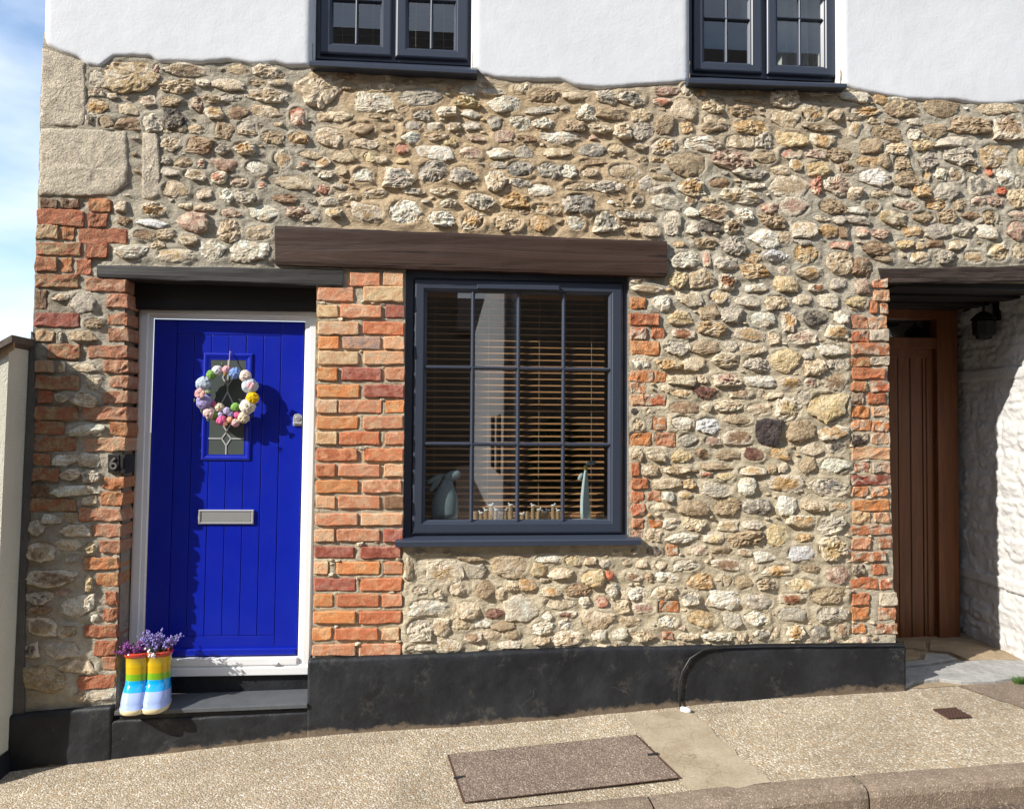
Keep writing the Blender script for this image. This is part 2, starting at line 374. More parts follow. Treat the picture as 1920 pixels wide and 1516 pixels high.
# ------------------------------------------------------------------ what the wall is made of: cx cy w h colour (photo pixels on the wall plane)
STONES = '''246 145 104 64 m|185 150 34 34 g|294 131 14 22 p|350 132 90 24 t|334 164 64 30 c|382 156 28 16 w|428 160 60 24 c|448 132 46 22 t|182 175 30 16 p|213 182 20 12 t
186 201 38 28 o|240 205 40 22 c|278 190 28 22 p|319 191 40 22 t|370 195 22 30 p|399 187 38 18 t|403 212 38 28 o|436 185 44 16 g|448 212 40 30 b|173 223 20 22 k|201 231 30 24 t|240 232 46 26 b
286 231 40 36 g|328 225 44 40 k|342 240 20 18 c|368 243 34 18 o|422 244 38 38 t|464 240 38 28 g|321 271 40 32 t|376 273 52 34 b|419 281 28 20 k|458 280 44 28 o|312 302 20 16 g|346 306 36 20 t
378 307 14 18 r|421 310 50 24 p|320 324 34 18 g|365 328 44 22 t|411 334 32 24 r|330 354 52 36 c|383 364 30 22 p|427 367 30 28 w|461 371 46 26 g|450 342 40 22 p|498 135 52 26 c|527 143 20 12 t
485 156 36 14 t|523 156 36 14 t|499 180 78 28 t|501 211 58 24 c|559 219 31 36 r|600 170 94 70 c|625 220 72 22 c|650 143 36 14 b|656 163 32 16 t|687 166 20 10 t|725 165 30 16 t|727 146 12 14 c
702 193 74 40 w|787 184 80 34 g|763 156 22 12 t|824 162 56 20 t|759 206 22 14 c|790 217 34 22 g|836 209 38 22 g|465 250 38 10 c|511 259 44 28 t|560 261 38 24 o|619 258 54 36 c|679 241 50 26 t
727 239 26 16 t|774 236 36 20 g|813 238 28 18 w|703 220 22 8 t|770 260 36 22 w|683 271 64 20 c|755 279 26 20 r|817 258 44 16 c|814 287 72 28 w|529 299 36 36 o|581 291 46 16 c|606 305 28 22 o
646 293 44 28 c|694 296 24 20 y|712 301 30 14 c|755 303 24 10 y|570 308 14 8 r|481 315 44 26 w|554 342 72 30 c|612 328 32 16 w|642 323 20 14 t|681 329 38 30 w|749 334 62 40 d|810 323 52 42 g
491 348 14 16 r|608 355 24 20 r|639 351 28 10 g|653 369 34 16 c|703 362 36 14 c|774 359 44 12 d|830 361 48 16 c|535 373 46 18 b|584 377 18 10 g|618 378 36 16 g|796 378 18 8 g|840 383 32 16 w
496 400 56 32 w|558 398 44 22 p|577 410 28 14 c|626 399 30 22 y|690 398 62 32 m|760 398 62 48 w|828 411 50 30 w|592 403 16 20 g|877 170 36 24 g|877 193 50 20 y|909 160 22 14 b|923 173 46 14 g
972 168 22 14 c|986 163 12 11 c|1020 181 54 30 t|1079 181 48 16 c|1137 184 42 28 g|1183 186 50 30 d|943 197 60 30 w|1015 208 60 16 g|1057 203 20 10 g|1098 212 40 30 w|1146 214 56 22 t|1202 216 38 26 c
883 215 38 16 w|928 231 28 26 g|975 232 38 28 w|1014 231 44 22 w|1075 236 46 26 t|1126 242 46 18 c|1166 246 34 32 t|1206 246 46 34 g|851 238 24 16 t|885 237 30 16 g|845 266 26 18 y|892 260 42 14 p
945 258 38 24 p|988 262 40 14 b|1048 260 72 22 w|883 288 42 24 p|938 288 50 22 w|982 286 34 26 g|1043 287 56 18 c|1109 284 52 26 d|1153 279 30 18 y|1200 275 34 14 t|933 310 32 14 g|975 317 52 32 d
869 329 56 36 d|930 339 42 42 m|1031 321 44 34 d|1066 323 30 28 w|1104 324 32 18 t|1114 305 60 12 t|1170 323 62 32 t|1206 300 12 14 t|1212 344 30 30 g|974 345 42 16 d|1014 357 54 26 w|1080 351 50 18 t
1137 352 64 24 d|901 377 56 34 d|963 376 54 30 o|984 396 22 14 b|1016 391 38 18 o|1042 392 16 16 o|1082 383 58 38 d|1194 373 20 20 k|886 414 44 34 o|953 418 54 30 c|1013 420 44 30 o|1080 419 34 26 w
1134 416 48 40 d|1172 402 40 18 d|1206 404 36 16 g|1185 435 24 10 c|1252 173 48 16 p|1287 170 24 24 g|1316 175 20 16 o|1240 192 34 16 r|1282 205 48 38 c|1339 199 46 30 c|1404 189 64 12 t|1404 172 40 14 t
1470 187 54 32 c|1391 209 48 26 t|1542 175 50 12 g|1597 183 60 20 w|1470 225 56 30 c|1523 214 46 32 o|1564 216 30 24 c|1341 233 52 36 c|1407 238 62 28 o|1287 241 22 22 o|1246 236 36 34 t|1244 275 46 32 o
1315 270 74 28 w|1384 266 54 26 c|1429 263 34 32 g|1482 262 62 30 y|1541 263 48 28 o|1533 241 64 12 t|1372 301 74 36 p|1433 297 44 24 t|1478 289 40 20 r|1525 289 42 16 p|1573 291 50 24 t|1288 310 74 48 t
1235 302 28 12 o|1405 324 66 24 g|1462 320 40 18 c|1492 310 26 22 o|1533 317 46 26 y|1586 317 28 18 b|1243 335 40 14 t|1294 352 52 34 o|1349 344 40 20 b|1416 348 40 14 w|1480 349 78 40 c|1530 350 20 36 r
1572 349 56 40 p|1387 369 78 26 m|1235 357 40 16 g|1250 380 58 26 w|1295 376 22 18 b|1327 374 34 12 c|1442 392 32 18 r|1488 388 56 34 p|1558 388 54 28 t|1296 398 26 16 w|1337 399 62 34 b|1394 404 34 24 w
1446 414 52 26 t|1506 429 50 34 m|1539 410 34 10 c|1573 411 28 20 g|1259 418 34 44 g|1296 428 24 22 w|1333 426 48 20 k|1373 425 34 28 b|1430 447 60 36 w|1471 446 26 24 c|1552 434 34 24 o|1580 435 18 22 b
1219 433 36 22 c|1322 456 42 18 t|1374 461 52 36 d|1273 459 24 12 o|1574 460 42 16 r|1504 454 34 14 g|1650 187 24 18 o|1683 185 32 10 w|1690 206 70 32 t|1762 205 68 32 t|1621 210 66 20 o|1867 204 78 24 c
1602 244 24 26 o|1637 228 24 14 c|1659 250 60 28 t|1669 229 26 12 t|1715 230 34 14 g|1711 252 28 24 w|1750 246 44 26 t|1816 236 78 32 t|1888 241 58 44 b|1788 266 74 20 g|1632 273 44 28 t|1679 279 44 24 o
1728 272 40 26 y|1793 293 60 36 g|1862 292 58 42 m|1915 296 22 34 y|1623 304 40 20 o|1657 302 24 28 t|1690 305 36 30 t|1738 305 38 32 g|1637 333 60 34 W|1700 335 52 30 t|1735 330 14 20 o|1761 327 28 22 w
1790 329 28 26 t|1820 316 32 16 o|1854 323 16 16 R|1880 331 34 34 w|1906 342 16 22 w|1832 347 48 38 d|1878 359 22 14 R|1725 356 34 28 o|1772 359 50 34 g|1688 359 30 18 g|1599 365 34 24 c|1650 365 38 16 c
1697 386 52 20 p|1752 384 44 24 o|1797 384 24 22 t|1831 380 28 20 p|1864 379 32 20 p|1904 372 36 34 c|1604 394 36 14 w|1634 388 28 20 t|1673 409 48 26 m|1730 408 44 20 t|1772 407 36 26 t|1819 404 38 14 b
1853 407 28 26 t|1903 403 34 18 p|1609 412 46 16 g|1615 434 24 18 r|1650 439 32 18 p|1707 434 38 18 o|1756 434 46 30 g|1804 431 42 26 g|1847 433 42 30 w|1903 433 34 36 p|1644 466 58 26 b|1695 458 34 16 y
1723 462 20 14 c|1751 458 34 14 b|1795 459 38 18 c|1723 482 38 24 m|1770 482 40 24 g|1824 482 42 22 o|1869 473 44 34 o|1908 472 24 28 c|1656 486 36 12 t
227 388 22 22 c|290 394 46 30 o|348 387 28 12 c|384 389 42 14 c|360 416 62 40 p|433 401 40 18 p|431 433 46 46 c|488 438 50 28 c|235 415 26 18 b|287 419 58 16 W|271 441 40 20 b|312 440 34 20 c
354 450 34 22 c|248 472 62 28 w|298 460 26 18 c|328 478 68 28 m|399 469 52 40 w|470 472 72 42 w|158 568 46 42 g|115 558 34 14 b|179 607 38 20 t|157 630 52 20 t|113 632 10 20 g|117 688 12 20 y
157 689 52 18 c|176 718 28 24 c|116 746 26 16 t|159 750 50 26 c|164 806 66 20 w|122 862 46 24 w|167 862 40 26 w|132 890 38 22 c|170 892 36 24 g|142 919 90 20 w|169 938 28 18 c|71 989 30 30 g
98 972 36 18 w|134 970 28 20 t|143 993 56 22 c|80 1033 54 40 t|130 1020 48 24 c|170 1025 20 22 y|138 1046 30 20 g|100 1083 92 32 b|168 1091 14 32 y|75 1120 52 24 d|119 1109 28 16 p|148 1136 64 42 w
77 1142 48 16 b|178 1157 20 14 w|79 1172 58 34 t|129 1183 38 26 t|60 1217 32 28 k|118 1217 72 34 g|148 1246 66 30 c|84 1271 78 52 t|150 1303 26 18 t|190 1303 44 18 w
1281 488 56 32 w|1324 485 16 30 r|1362 493 46 24 d|1408 485 34 20 o|1455 480 46 22 G|1415 510 58 26 o|1468 506 22 16 p|1270 525 34 32 y|1316 523 48 36 c|1364 530 34 32 B|1417 540 42 14 w|1473 534 46 28 y
1212 541 58 14 b|1196 527 28 12 t|1238 569 34 28 w|1292 560 48 28 c|1347 556 40 26 y|1399 565 46 18 g|1454 567 44 28 c|1275 596 46 28 y|1328 587 38 28 t|1371 591 40 28 g|1427 599 48 28 w|1281 626 42 20 B
1335 617 50 30 m|1406 627 60 24 o|1450 634 20 24 c|1268 652 50 28 g|1323 651 54 26 t|1370 650 26 20 g|1408 655 52 22 c|1253 683 52 20 o|1300 682 42 26 c|1361 675 54 28 m|1417 683 50 26 g|1471 677 56 42 y
1511 476 48 38 Y|1516 513 50 26 o|1572 494 48 44 c|1615 501 38 34 b|1531 540 32 14 B|1571 532 30 20 g|1615 536 28 28 p|1502 562 38 20 m|1551 565 38 26 w|1606 566 42 22 y|1478 603 28 36 o|1527 596 46 28 k
1576 596 28 24 w|1500 631 56 28 p|1566 622 42 26 o|1556 656 62 22 w|1513 667 24 14 g|1525 688 46 32 c|1555 682 16 18 g|1578 682 26 18 g|1278 713 52 20 c|1316 710 20 16 c|1361 711 56 24 p|1424 714 60 22 w
1481 718 42 22 Y|1273 736 42 16 o|1320 736 46 22 D|1386 737 44 18 b|1446 741 40 14 c|1279 764 56 22 b|1325 765 20 18 c|1367 760 56 20 c|1422 765 48 22 c|1477 767 48 42 y|1278 792 40 28 w|1327 796 46 30 W
1382 786 54 18 t|1291 825 42 26 g|1335 825 34 18 p|1382 819 54 28 b|1439 811 50 50 K|1278 855 38 22 y|1315 849 28 16 b|1365 852 48 18 t|1414 852 40 24 D|1460 850 38 22 o|1267 879 52 18 c|1343 874 60 14 t
1409 882 56 16 o|1446 878 18 18 t|1466 876 22 18 c|1324 889 28 10 r|1359 893 32 14 y|1293 906 24 18 o|1286 927 26 14 Y|1344 916 60 28 g|1399 911 34 36 w|1471 907 68 32 Y|1299 950 56 30 t|1363 947 54 36 t
1417 950 52 30 d|1519 716 26 18 p|1564 714 50 36 b|1505 743 26 22 g|1550 763 80 56 y|1500 808 54 38 t|1561 810 58 26 Y|1522 841 44 24 c|1565 837 36 22 k|1512 873 32 28 t|1563 871 54 28 w|1550 914 78 34 d
1474 947 36 34 w|1522 948 42 18 c|1572 948 40 18 o|1237 950 44 14 c|1258 980 32 20 w|1301 982 44 26 c|1365 985 38 20 o|1411 983 42 16 g|1224 1002 32 24 c|1278 1007 64 18 w|1337 1008 38 18 y|1394 1009 68 28 t
1456 1002 38 38 y|1310 1029 30 22 p|1354 1030 42 14 t|1395 1034 26 14 b|1432 1042 40 20 w|1225 1033 28 20 k|1203 1054 22 18 c|1239 1058 24 18 c|1285 1058 52 22 w|1365 1057 62 20 b|1412 1062 16 20 c|1457 1068 58 22 Y
1186 1080 36 16 b|1215 1081 16 18 b|1248 1080 44 20 w|1311 1088 46 28 o|1362 1088 22 20 c|1392 1090 36 28 t|1436 1093 42 22 t|1192 1112 36 22 w|1246 1110 52 26 c|1294 1120 34 24 d|1355 1123 64 34 w|1423 1126 52 28 g
1208 1139 44 20 p|1251 1162 38 24 w|1316 1157 56 34 y|1371 1162 36 30 g|1417 1157 46 28 w|1204 1190 50 22 c|1290 1192 40 14 c|1345 1192 60 16 w|1388 1192 20 16 c|1428 1188 36 20 d|1502 976 58 22 o|1557 983 54 36 g
1506 1007 30 16 o|1500 1035 52 28 G|1559 1027 56 44 y|1519 1065 36 14 t|1570 1076 42 32 p|1500 1095 56 26 y|1483 1121 48 20 B|1550 1114 72 30 t|1485 1150 58 24 g|1559 1150 60 28 g|1453 1183 16 20 c|1489 1184 34 28 Y
1533 1185 32 24 d|1576 1180 26 26 b|768 1066 18 46 c|832 1071 72 46 m|883 1046 50 14 t|894 1070 36 26 g|957 1061 66 42 c|1010 1067 30 24 y|1027 1046 48 16 w|1050 1073 48 20 c|1072 1049 28 20 y|1106 1049 24 16 c
1135 1056 24 14 w|1111 1082 42 30 y|1143 1076 14 18 R|1174 1052 16 12 c|789 1106 30 18 w|823 1112 22 16 c|859 1103 40 24 c|910 1104 40 34 t|937 1110 18 26 c|960 1097 24 20 c|990 1096 34 20 Y|1032 1107 38 18 o
1086 1104 54 22 b|1145 1106 24 24 w|1172 1114 16 18 c|802 1137 70 32 w|878 1142 48 34 c|927 1149 34 18 D|977 1138 66 48 w|1048 1131 60 22 c|1096 1127 22 20 w|1128 1126 22 22 r|1164 1137 32 24 c|1061 1151 38 14 D
1025 1154 22 18 w|1120 1163 62 36 c|1180 1163 38 20 c|787 1178 52 46 g|826 1174 36 36 t|865 1168 40 24 c|905 1167 32 16 w|942 1172 46 16 t|885 1193 36 16 b|923 1192 38 20 c|958 1187 28 22 t|1017 1176 40 24 w
1060 1169 28 20 w|841 1208 42 24 m|787 1213 52 14 w|956 1206 52 16 w|1013 1200 34 16 c|1066 1194 64 28 c|1123 1189 28 24 w|1160 1188 32 20 w
1252 728 26 18 c|1190 771 15 13 k|1218 771 15 13 c|1196 795 20 22 c|1194 852 20 22 c|1230 852 36 23 c|1219 880 32 22 c|1250 906 54 18 c|1254 931 22 18 w|1201 680 32 22 w'''
# x0 x1 y0 y1 colour
BRICKS = '''76 110 374 391 b|114 148 373 391 b|166 208 374 396 O|71 158 395 422 R|165 203 401 426 R|70 110 423 448 y|117 139 426 451 O|147 221 429 456 R|67 155 456 479 n|162 204 457 483 R|67 109 483 509 n|114 135 484 510 O|144 173 487 514 R
67 149 516 539 n|162 237 523 546 P|66 88 543 581 b|201 239 552 577 P|66 150 588 612 D|201 239 587 608 P|66 102 620 641 y|204 242 616 640 P|89 152 647 672 n|165 241 647 671 P|66 101 676 698 y|196 241 676 698 P
66 150 705 729 n|205 240 705 727 P|72 100 733 755 R|194 240 733 756 P|66 146 762 787 n|155 240 763 787 P|64 122 789 813 n|207 238 792 816 O|61 144 818 845 n|156 236 821 846 o|59 96 850 873 n|58 112 878 901 n|193 233 894 917 O
57 92 909 932 b|190 231 922 946 O|56 144 934 959 n|151 227 953 976 P|173 227 983 1006 P|188 225 1013 1035 P|156 222 1044 1067 O|181 223 1074 1098 O|198 222 1108 1133 R|193 219 1139 1162 R|159 219 1170 1194 R|178 218 1200 1226 R|192 216 1229 1255 P|148 216 1264 1290 R
1635 1662 524 541 P|1638 1665 545 565 o|1632 1644 567 587 R|1650 1664 571 588 O|1596 1627 593 617 P|1628 1663 593 617 o|1596 1627 620 639 R|1630 1666 619 639 c|1596 1666 643 665 n|1594 1630 671 687 n|1631 1666 669 684 c|1597 1658 691 710 R
1597 1625 715 733 n|1633 1666 715 733 R|1596 1618 737 757 b|1627 1659 737 757 R|1596 1628 762 782 O|1634 1667 762 782 o|1596 1632 788 808 O|1634 1667 788 808 O|1596 1625 812 833 k|1633 1666 812 833 o|1596 1668 839 861 o|1602 1628 867 885 R
1635 1666 867 885 c|1596 1669 891 908 D|1597 1627 913 930 O|1634 1662 913 930 O|1599 1668 937 957 O|1597 1631 960 980 y|1638 1668 960 980 o|1596 1670 985 1002 n|1596 1631 1008 1028 P|1648 1670 1008 1028 n|1595 1660 1033 1052 n
1600 1619 1058 1077 k|1636 1657 1058 1077 R|1596 1645 1083 1104 R|1648 1672 1083 1104 R|1596 1630 1111 1134 R|1648 1681 1111 1134 c|1596 1629 1138 1161 O|1647 1680 1138 1161 P|1597 1622 1169 1186 O|1642 1681 1169 1188 n
1182 1210 557 579 O|1181 1235 589 609 R|1181 1212 613 636 R|1222 1244 614 635 R|1182 1235 640 666 O|1181 1225 696 716 O|1227 1249 696 716 O|1182 1211 717 736 O|1183 1207 740 760 o|1209 1248 740 760 R|1225 1248 783 806 O
1183 1220 812 836 O|1228 1266 812 836 P|1183 1198 868 892 R|1184 1214 896 916 R|1184 1206 921 940 R|1213 1239 921 940 P|1184 1208 944 967 R|1184 1206 972 989 P|1217 1238 972 989 O|1184 1205 993 1007 P|1249 1271 1019 1041 O|1236 1272 1125 1147 O|1242 1262 1184 1198 R'''
def _pier():
    rows = [('85 185', '305 530 P|555 705 o'), ('195 298', '65 335 P|405 710 y'), ('330 420', '65 215 y|235 545 P|570 712 D'), ('455 548', '65 375 o|405 712 R'), ('565 658', '68 222 O|250 535 m|560 712 o'),
            ('675 770', '65 370 y|405 712 o'), ('795 890', '62 210 O|240 540 D|565 712 P'), ('925 1015', '58 378 O|405 712 D'), ('1038 1132', '58 208 o|220 545 P|570 712 O'), ('1160 1252', '58 365 O|400 705 P'),
            ('1275 1368', '50 205 y|225 530 R|565 708 P'), ('1400 1492', '50 362 R|402 708 R')]
    rows2 = [('40 132', '90 232 R|255 570 P|600 742 o'), ('158 252', '88 405 O|435 735 P'), ('275 370', '88 235 o|258 572 P|602 745 b'), ('405 497', '85 402 P|425 742 o'), ('525 618', '80 230 o|245 572 P|595 740 D'),
             ('652 740', '78 378 D|425 728 D'), ('768 862', '75 182 o|245 570 O|595 740 P'), ('890 985', '75 388 D|420 735 R'), ('1010 1103', '75 215 O|245 568 R|582 735 P'), ('1135 1228', '70 390 O|415 730 R'),
             ('1262 1352', '62 210 O|230 555 R|582 715 o'), ('1380 1470', '60 388 P|410 728 P')]
    out = []
    for rs, ox, oy in ((rows, 580, 490), (rows2, 570, 860)):
        for yy, bs in rs:
            y0, y1 = [oy+float(k)/3.99 for k in yy.split()]
            for b in bs.split('|'):
                a, c, k = b.split(); out.append((ox+float(a)/3.99, ox+float(c)/3.99, y0, y1, k))
    return out
PIER = _pier()
# base colours (linear): main and secondary
SC_COL = {'c': ((.50, .41, .28), (.36, .26, .145)), 'w': ((.57, .52, .43), (.40, .32, .22)), 'W': ((.56, .54, .50), (.50, .46, .40)), 't': ((.40, .305, .185), (.28, .195, .11)), 'o': ((.42, .25, .095), (.47, .36, .22)),
          'Y': ((.41, .235, .075), (.44, .34, .21)), 'y': ((.46, .37, .215), (.45, .31, .135)), 'b': ((.235, .14, .075), (.38, .275, .165)), 'B': ((.22, .078, .03), (.33, .17, .08)), 'd': ((.19, .175, .145), (.44, .38, .29)), 'g': ((.34, .30, .235), (.44, .375, .285)),
          'G': ((.40, .395, .385), (.48, .45, .41)), 'k': ((.07, .06, .052), (.27, .22, .16)), 'K': ((.045, .034, .036), (.10, .07, .062)), 'p': ((.34, .205, .145), (.44, .345, .245)), 'r': ((.42, .165, .095), (.48, .36, .26)), 'R': ((.50, .12, .05), (.45, .22, .12)),
          'D': ((.165, .065, .045), (.30, .17, .11)), 'm': ((.38, .26, .12), (.48, .41, .31))}
BR_COL = {'R': ((.45, .135, .055), (.50, .22, .105)), 'O': ((.54, .195, .06), (.55, .29, .13)), 'o': ((.58, .30, .155), (.56, .40, .245)), 'y': ((.56, .40, .225), (.50, .28, .14)), 'P': ((.49, .195, .095), (.53, .31, .185)), 'D': ((.30, .075, .045), (.40, .165, .115)),
          'b': ((.20, .105, .055), (.33, .21, .12)), 'n': ((.42, .155, .065), (.46, .32, .16)), 'c': ((.52, .44, .33), (.50, .28, .17)), 'k': ((.05, .035, .028), (.14, .1, .08)), 'm': ((.36, .25, .21), (.50, .27, .16))}
def tone(c):
    l = sum(c)/3; k = 1.5 if l > .3 else 1.3 if l > .12 else 1.1
    return tuple(min(.80, (x*.88+l*.12)*k) for x in c)
def btone(c, old):
    l = sum(c)/3; k = 1.2 if not old else .98 if old == 2 else 1.12; d = .05 if old < 2 else .12
    return tuple(min(.8, (x*(1-d)+l*d)*k) for x in c)
def jit(c, a=.1):
    k = random.uniform(1-a, 1+a); return tuple(max(.01, min(.9, x*k*random.uniform(.985, 1.015))) for x in c)

cottage = tag(empty('cottage', P(960, 1380, 0)), 'stone and brick cottage with white upper storey, blue door and black plinth', 'house')

# ------------------------------------------------------------------ outline of the masonry
def LE(py):      # left edge of the house, px
    return float(np.interp(py, [-400, 0, 90, 240, 380, 520, 600, 720, 900, 1100, 1330, 1460], [84, 84, 80, 75, 70, 66, 62, 46, 38, 32, 26, 24]))
DOOR_L = lambda py: float(np.interp(py, [500, 560, 700, 780, 860, 950, 1000, 1060, 1200, 1330], [236, 238, 239, 238, 234, 228, 225, 220.5, 216.5, 213]))
DOOR_R = lambda py: float(np.interp(py, [500, 1250], [594, 583]))
PORCH_L = lambda py: float(np.interp(py, [500, 540, 700, 960, 1100, 1240], [1652, 1664, 1664, 1668, 1676, 1686]))
ZE = P(960, 508).z
def zpy(z, px):     # image row of height z at column px on the wall plane
    lo, hi = -800., 2400.
    for i in range(40):
        m = (lo+hi)/2
        if P(px, m).z > z: lo = m
        else: hi = m
    return lo

# height raster of the mortar: gentle undulation, raised fillets smeared round each stone
RX0, RX1, RZ0, RZ1, RS = -2.6, 5.4, -.5, 4.9, .006
NX, NZ = int((RX1-RX0)/RS), int((RZ1-RZ0)/RS)
gx_, gz_ = np.meshgrid(RX0+np.arange(NX)*RS, RZ0+np.arange(NZ)*RS)
RAST = .009*fbm(gx_*3.1, gz_*3.1, 3)+.010*fbm(gx_*14, gz_*22, 4)+.004*np.maximum(0, fbm(gx_*9+5, gz_*24, 3))
FILL = np.zeros_like(RAST)
OCC = np.zeros(RAST.shape, np.uint8)
def stamp(cx, cz, a, b, h, reach=.55):
    R_ = 1+reach
    i0 = max(0, int((cx-a*R_-RX0)/RS)); i1 = min(NX, int((cx+a*R_-RX0)/RS)+2); j0 = max(0, int((cz-b*R_-RZ0)/RS)); j1 = min(NZ, int((cz+b*R_-RZ0)/RS)+2)
    if i1 <= i0 or j1 <= j0: return
    q = ((np.abs(gx_[j0:j1, i0:i1]-cx)/a)**2.6+(np.abs(gz_[j0:j1, i0:i1]-cz)/b)**2.6)**(1/2.6)
    k = np.clip(1-(q-.95)/reach, 0, 1); k = k*k*(3-2*k)
    FILL[j0:j1, i0:i1] = np.maximum(FILL[j0:j1, i0:i1], h*k)
    OCC[j0:j1, i0:i1] |= (q < 1.07).astype(np.uint8)
def sampleR(x, z):
    u = np.clip((np.asarray(x)-RX0)/RS, 0, NX-2); v = np.clip((np.asarray(z)-RZ0)/RS, 0, NZ-2)
    i = u.astype(int); j = v.astype(int); fu = u-i; fv = v-j
    T = RAST
    return (T[j, i]*(1-fu)+T[j, i+1]*fu)*(1-fv)+(T[j+1, i]*(1-fu)+T[j+1, i+1]*fu)*fv

stones = []       # cx cz a b colours
for tok in STONES.replace('\n', '|').split('|'):
    x, y, w, h, k = tok.split(); x, y, w, h = map(float, (x, y, w, h)); s = pxs(x, y); p = P(x, y)
    stones.append([p.x, p.z, w*s*.53, h*s*.535, k])
bricks = []
for tok in BRICKS.replace('\n', '|').split('|'):
    a, b, c, d, k = tok.split(); bricks.append((float(a), float(b), float(c), float(d), k, 1))
bricks += [(*b, 0) for b in PIER]
for s in stones: stamp(s[0], s[1], s[2], s[3], random.uniform(.004, .012))
BW = []
for a, b, c, d, k, old in bricks:
    p0, p1 = P(a, d), P(b, c); BW.append((p0.x, p1.x, p0.z, p1.z, k, old))
    stamp((p0.x+p1.x)/2, (p0.z+p1.z)/2, (p1.x-p0.x)/2, (p1.z-p0.z)/2, .002, .2)
QUOINS = [([(81, 92), (104, 98), (140, 112), (161, 121), (162, 232), (158, 238), (77, 237)], 't'), ([(77, 241), (238, 247), (241, 300), (238, 345), (212, 366), (150, 368), (74, 367)], 'c'), ([(268, 250), (292, 250), (298, 258), (301, 330), (298, 368), (284, 374), (268, 371)], 'g')]
for poly, k in QUOINS:
    xs = [P(*q).x for q in poly]; zs = [P(*q).z for q in poly]; stamp((min(xs)+max(xs))/2, (min(zs)+max(zs))/2, (max(xs)-min(xs))/2, (max(zs)-min(zs))/2, .002, .2)
# keep-out zones: render, openings, plinth, beams
REN_L = [(60, 40), (82, 62), (90, 88), (120, 104), (150, 114), (166, 127), (190, 131), (215, 113), (250, 111), (285, 113), (300, 121), (380, 123), (430, 119), (480, 126), (520, 123), (545, 130), (584, 128)]
REN_M = [(890, 130), (905, 143), (935, 152), (1000, 155), (1050, 155), (1080, 166), (1130, 171), (1190, 166), (1240, 163), (1288, 158)]
REN_R = [(1576, 163), (1600, 173), (1650, 183), (1700, 191), (1740, 193), (1790, 193), (1830, 199), (1880, 201), (1920, 196), (2100, 208), (2400, 215)]
RENALL = REN_L+[(585, 134), (890, 150)]+REN_M+[(1290, 175), (1576, 180)]+REN_R
_rx = [P(*q).x for q in RENALL]; _rz = [P(*q).z for q in RENALL]
def free(x, z):
    if z > np.interp(x, _rx, _rz)-.012: return False
    pts = [(182, 643, 490, 540), (515, 1252, 415, 520), (745, 1205, 505, 1030), (1648, 2400, 492, 1400), (236, 590, 500, 1340)]
    for a, b, c, d in pts:
        if P(a, (c+d)/2).x-.01 < x < P(b, (c+d)/2).x+.01 and P(a, d).z < z < P(a, c).z+.01: return False
    return True
for (smin, smax, tries) in ((26, 52, 2600), (14, 26, 8000), (8, 14, 9000)):
    for i in range(tries):
        x = random.uniform(P(LE(700)+34, 700).x, P(2330, 300).x)
        z = random.uniform(P(960, 1215).z, P(960, 130).z)
        if x < P(300, 600).x and z < P(100, 370).z: continue
        if not free(x, z): continue
        w = random.uniform(smin, smax)/343; h = w*random.uniform(.42, .68)
        a, b = w/2, h/2
        if not (free(x-a, z) and free(x+a, z) and free(x, z-b) and free(x, z+b)): continue
        i0 = int((x-a-RX0)/RS); i1 = int((x+a-RX0)/RS)+1; j0 = int((z-b-RZ0)/RS); j1 = int((z+b-RZ0)/RS)+1
        if OCC[j0:j1, i0:i1].any(): continue
        k = random.choice('ccttwgop' if x > 0 else 'cttggwob'); stones.append([x, z, a, b, k]); stamp(x, z, a, b, random.uniform(.003, .009))
RAST = RAST+FILL
def recess(cx, cz, a, b, lev, ex):
    i0 = max(0, int((cx-a-RX0)/RS)); i1 = min(NX, int((cx+a-RX0)/RS)+2); j0 = max(0, int((cz-b-RZ0)/RS)); j1 = min(NZ, int((cz+b-RZ0)/RS)+2)
    q = ((np.abs(gx_[j0:j1, i0:i1]-cx)/a)**ex+(np.abs(gz_[j0:j1, i0:i1]-cz)/b)**ex)
    RAST[j0:j1, i0:i1] = np.where(q < 1, np.minimum(RAST[j0:j1, i0:i1], lev), RAST[j0:j1, i0:i1])
for s in stones: recess(s[0], s[1], s[2]*.86, s[3]*.86, .002, 2.2)
for (x0, x1, z0, z1, k, old) in BW: recess((x0+x1)/2, (z0+z1)/2, (x1-x0)/2+.006, (z1-z0)/2+.006, -.003 if not old else .0, 12)

def mortar_col(X, Z):
    n = fbm(X*2.2, Z*2.2, 4)
    warm = np.array((.53, .405, .26)); grey = np.array((.455, .415, .335)); pale = np.array((.54, .47, .345)); dirt = np.array((.30, .265, .21))
    def blob(x0, x1, y0, y1, s):
        a, b = P(x0, y1), P(x1, y0)
        dx = np.maximum(np.maximum(a.x-X, X-b.x), 0); dz = np.maximum(np.maximum(a.z-Z, Z-b.z), 0)
        return np.clip(1-(np.hypot(dx, dz)+n*.14)/s, 0, 1)
    c = np.tile(grey, (len(X), 1))
    for m, col in ((blob(655, 1190, 190, 430, .2), warm), (blob(1200, 1560, 180, 260, .25), (warm+grey)/2), (blob(600, 1240, 1040, 1230, .2), pale), (blob(1200, 1600, 680, 1210, .25), pale), (blob(20, 90, 560, 1400, .16), dirt), (blob(580, 760, 520, 1220, .1), pale), (blob(120, 520, 130, 330, .25), (grey+dirt)/2*1.05)):
        c = c*(1-m[:, None])+np.asarray(col)*m[:, None]
    return c

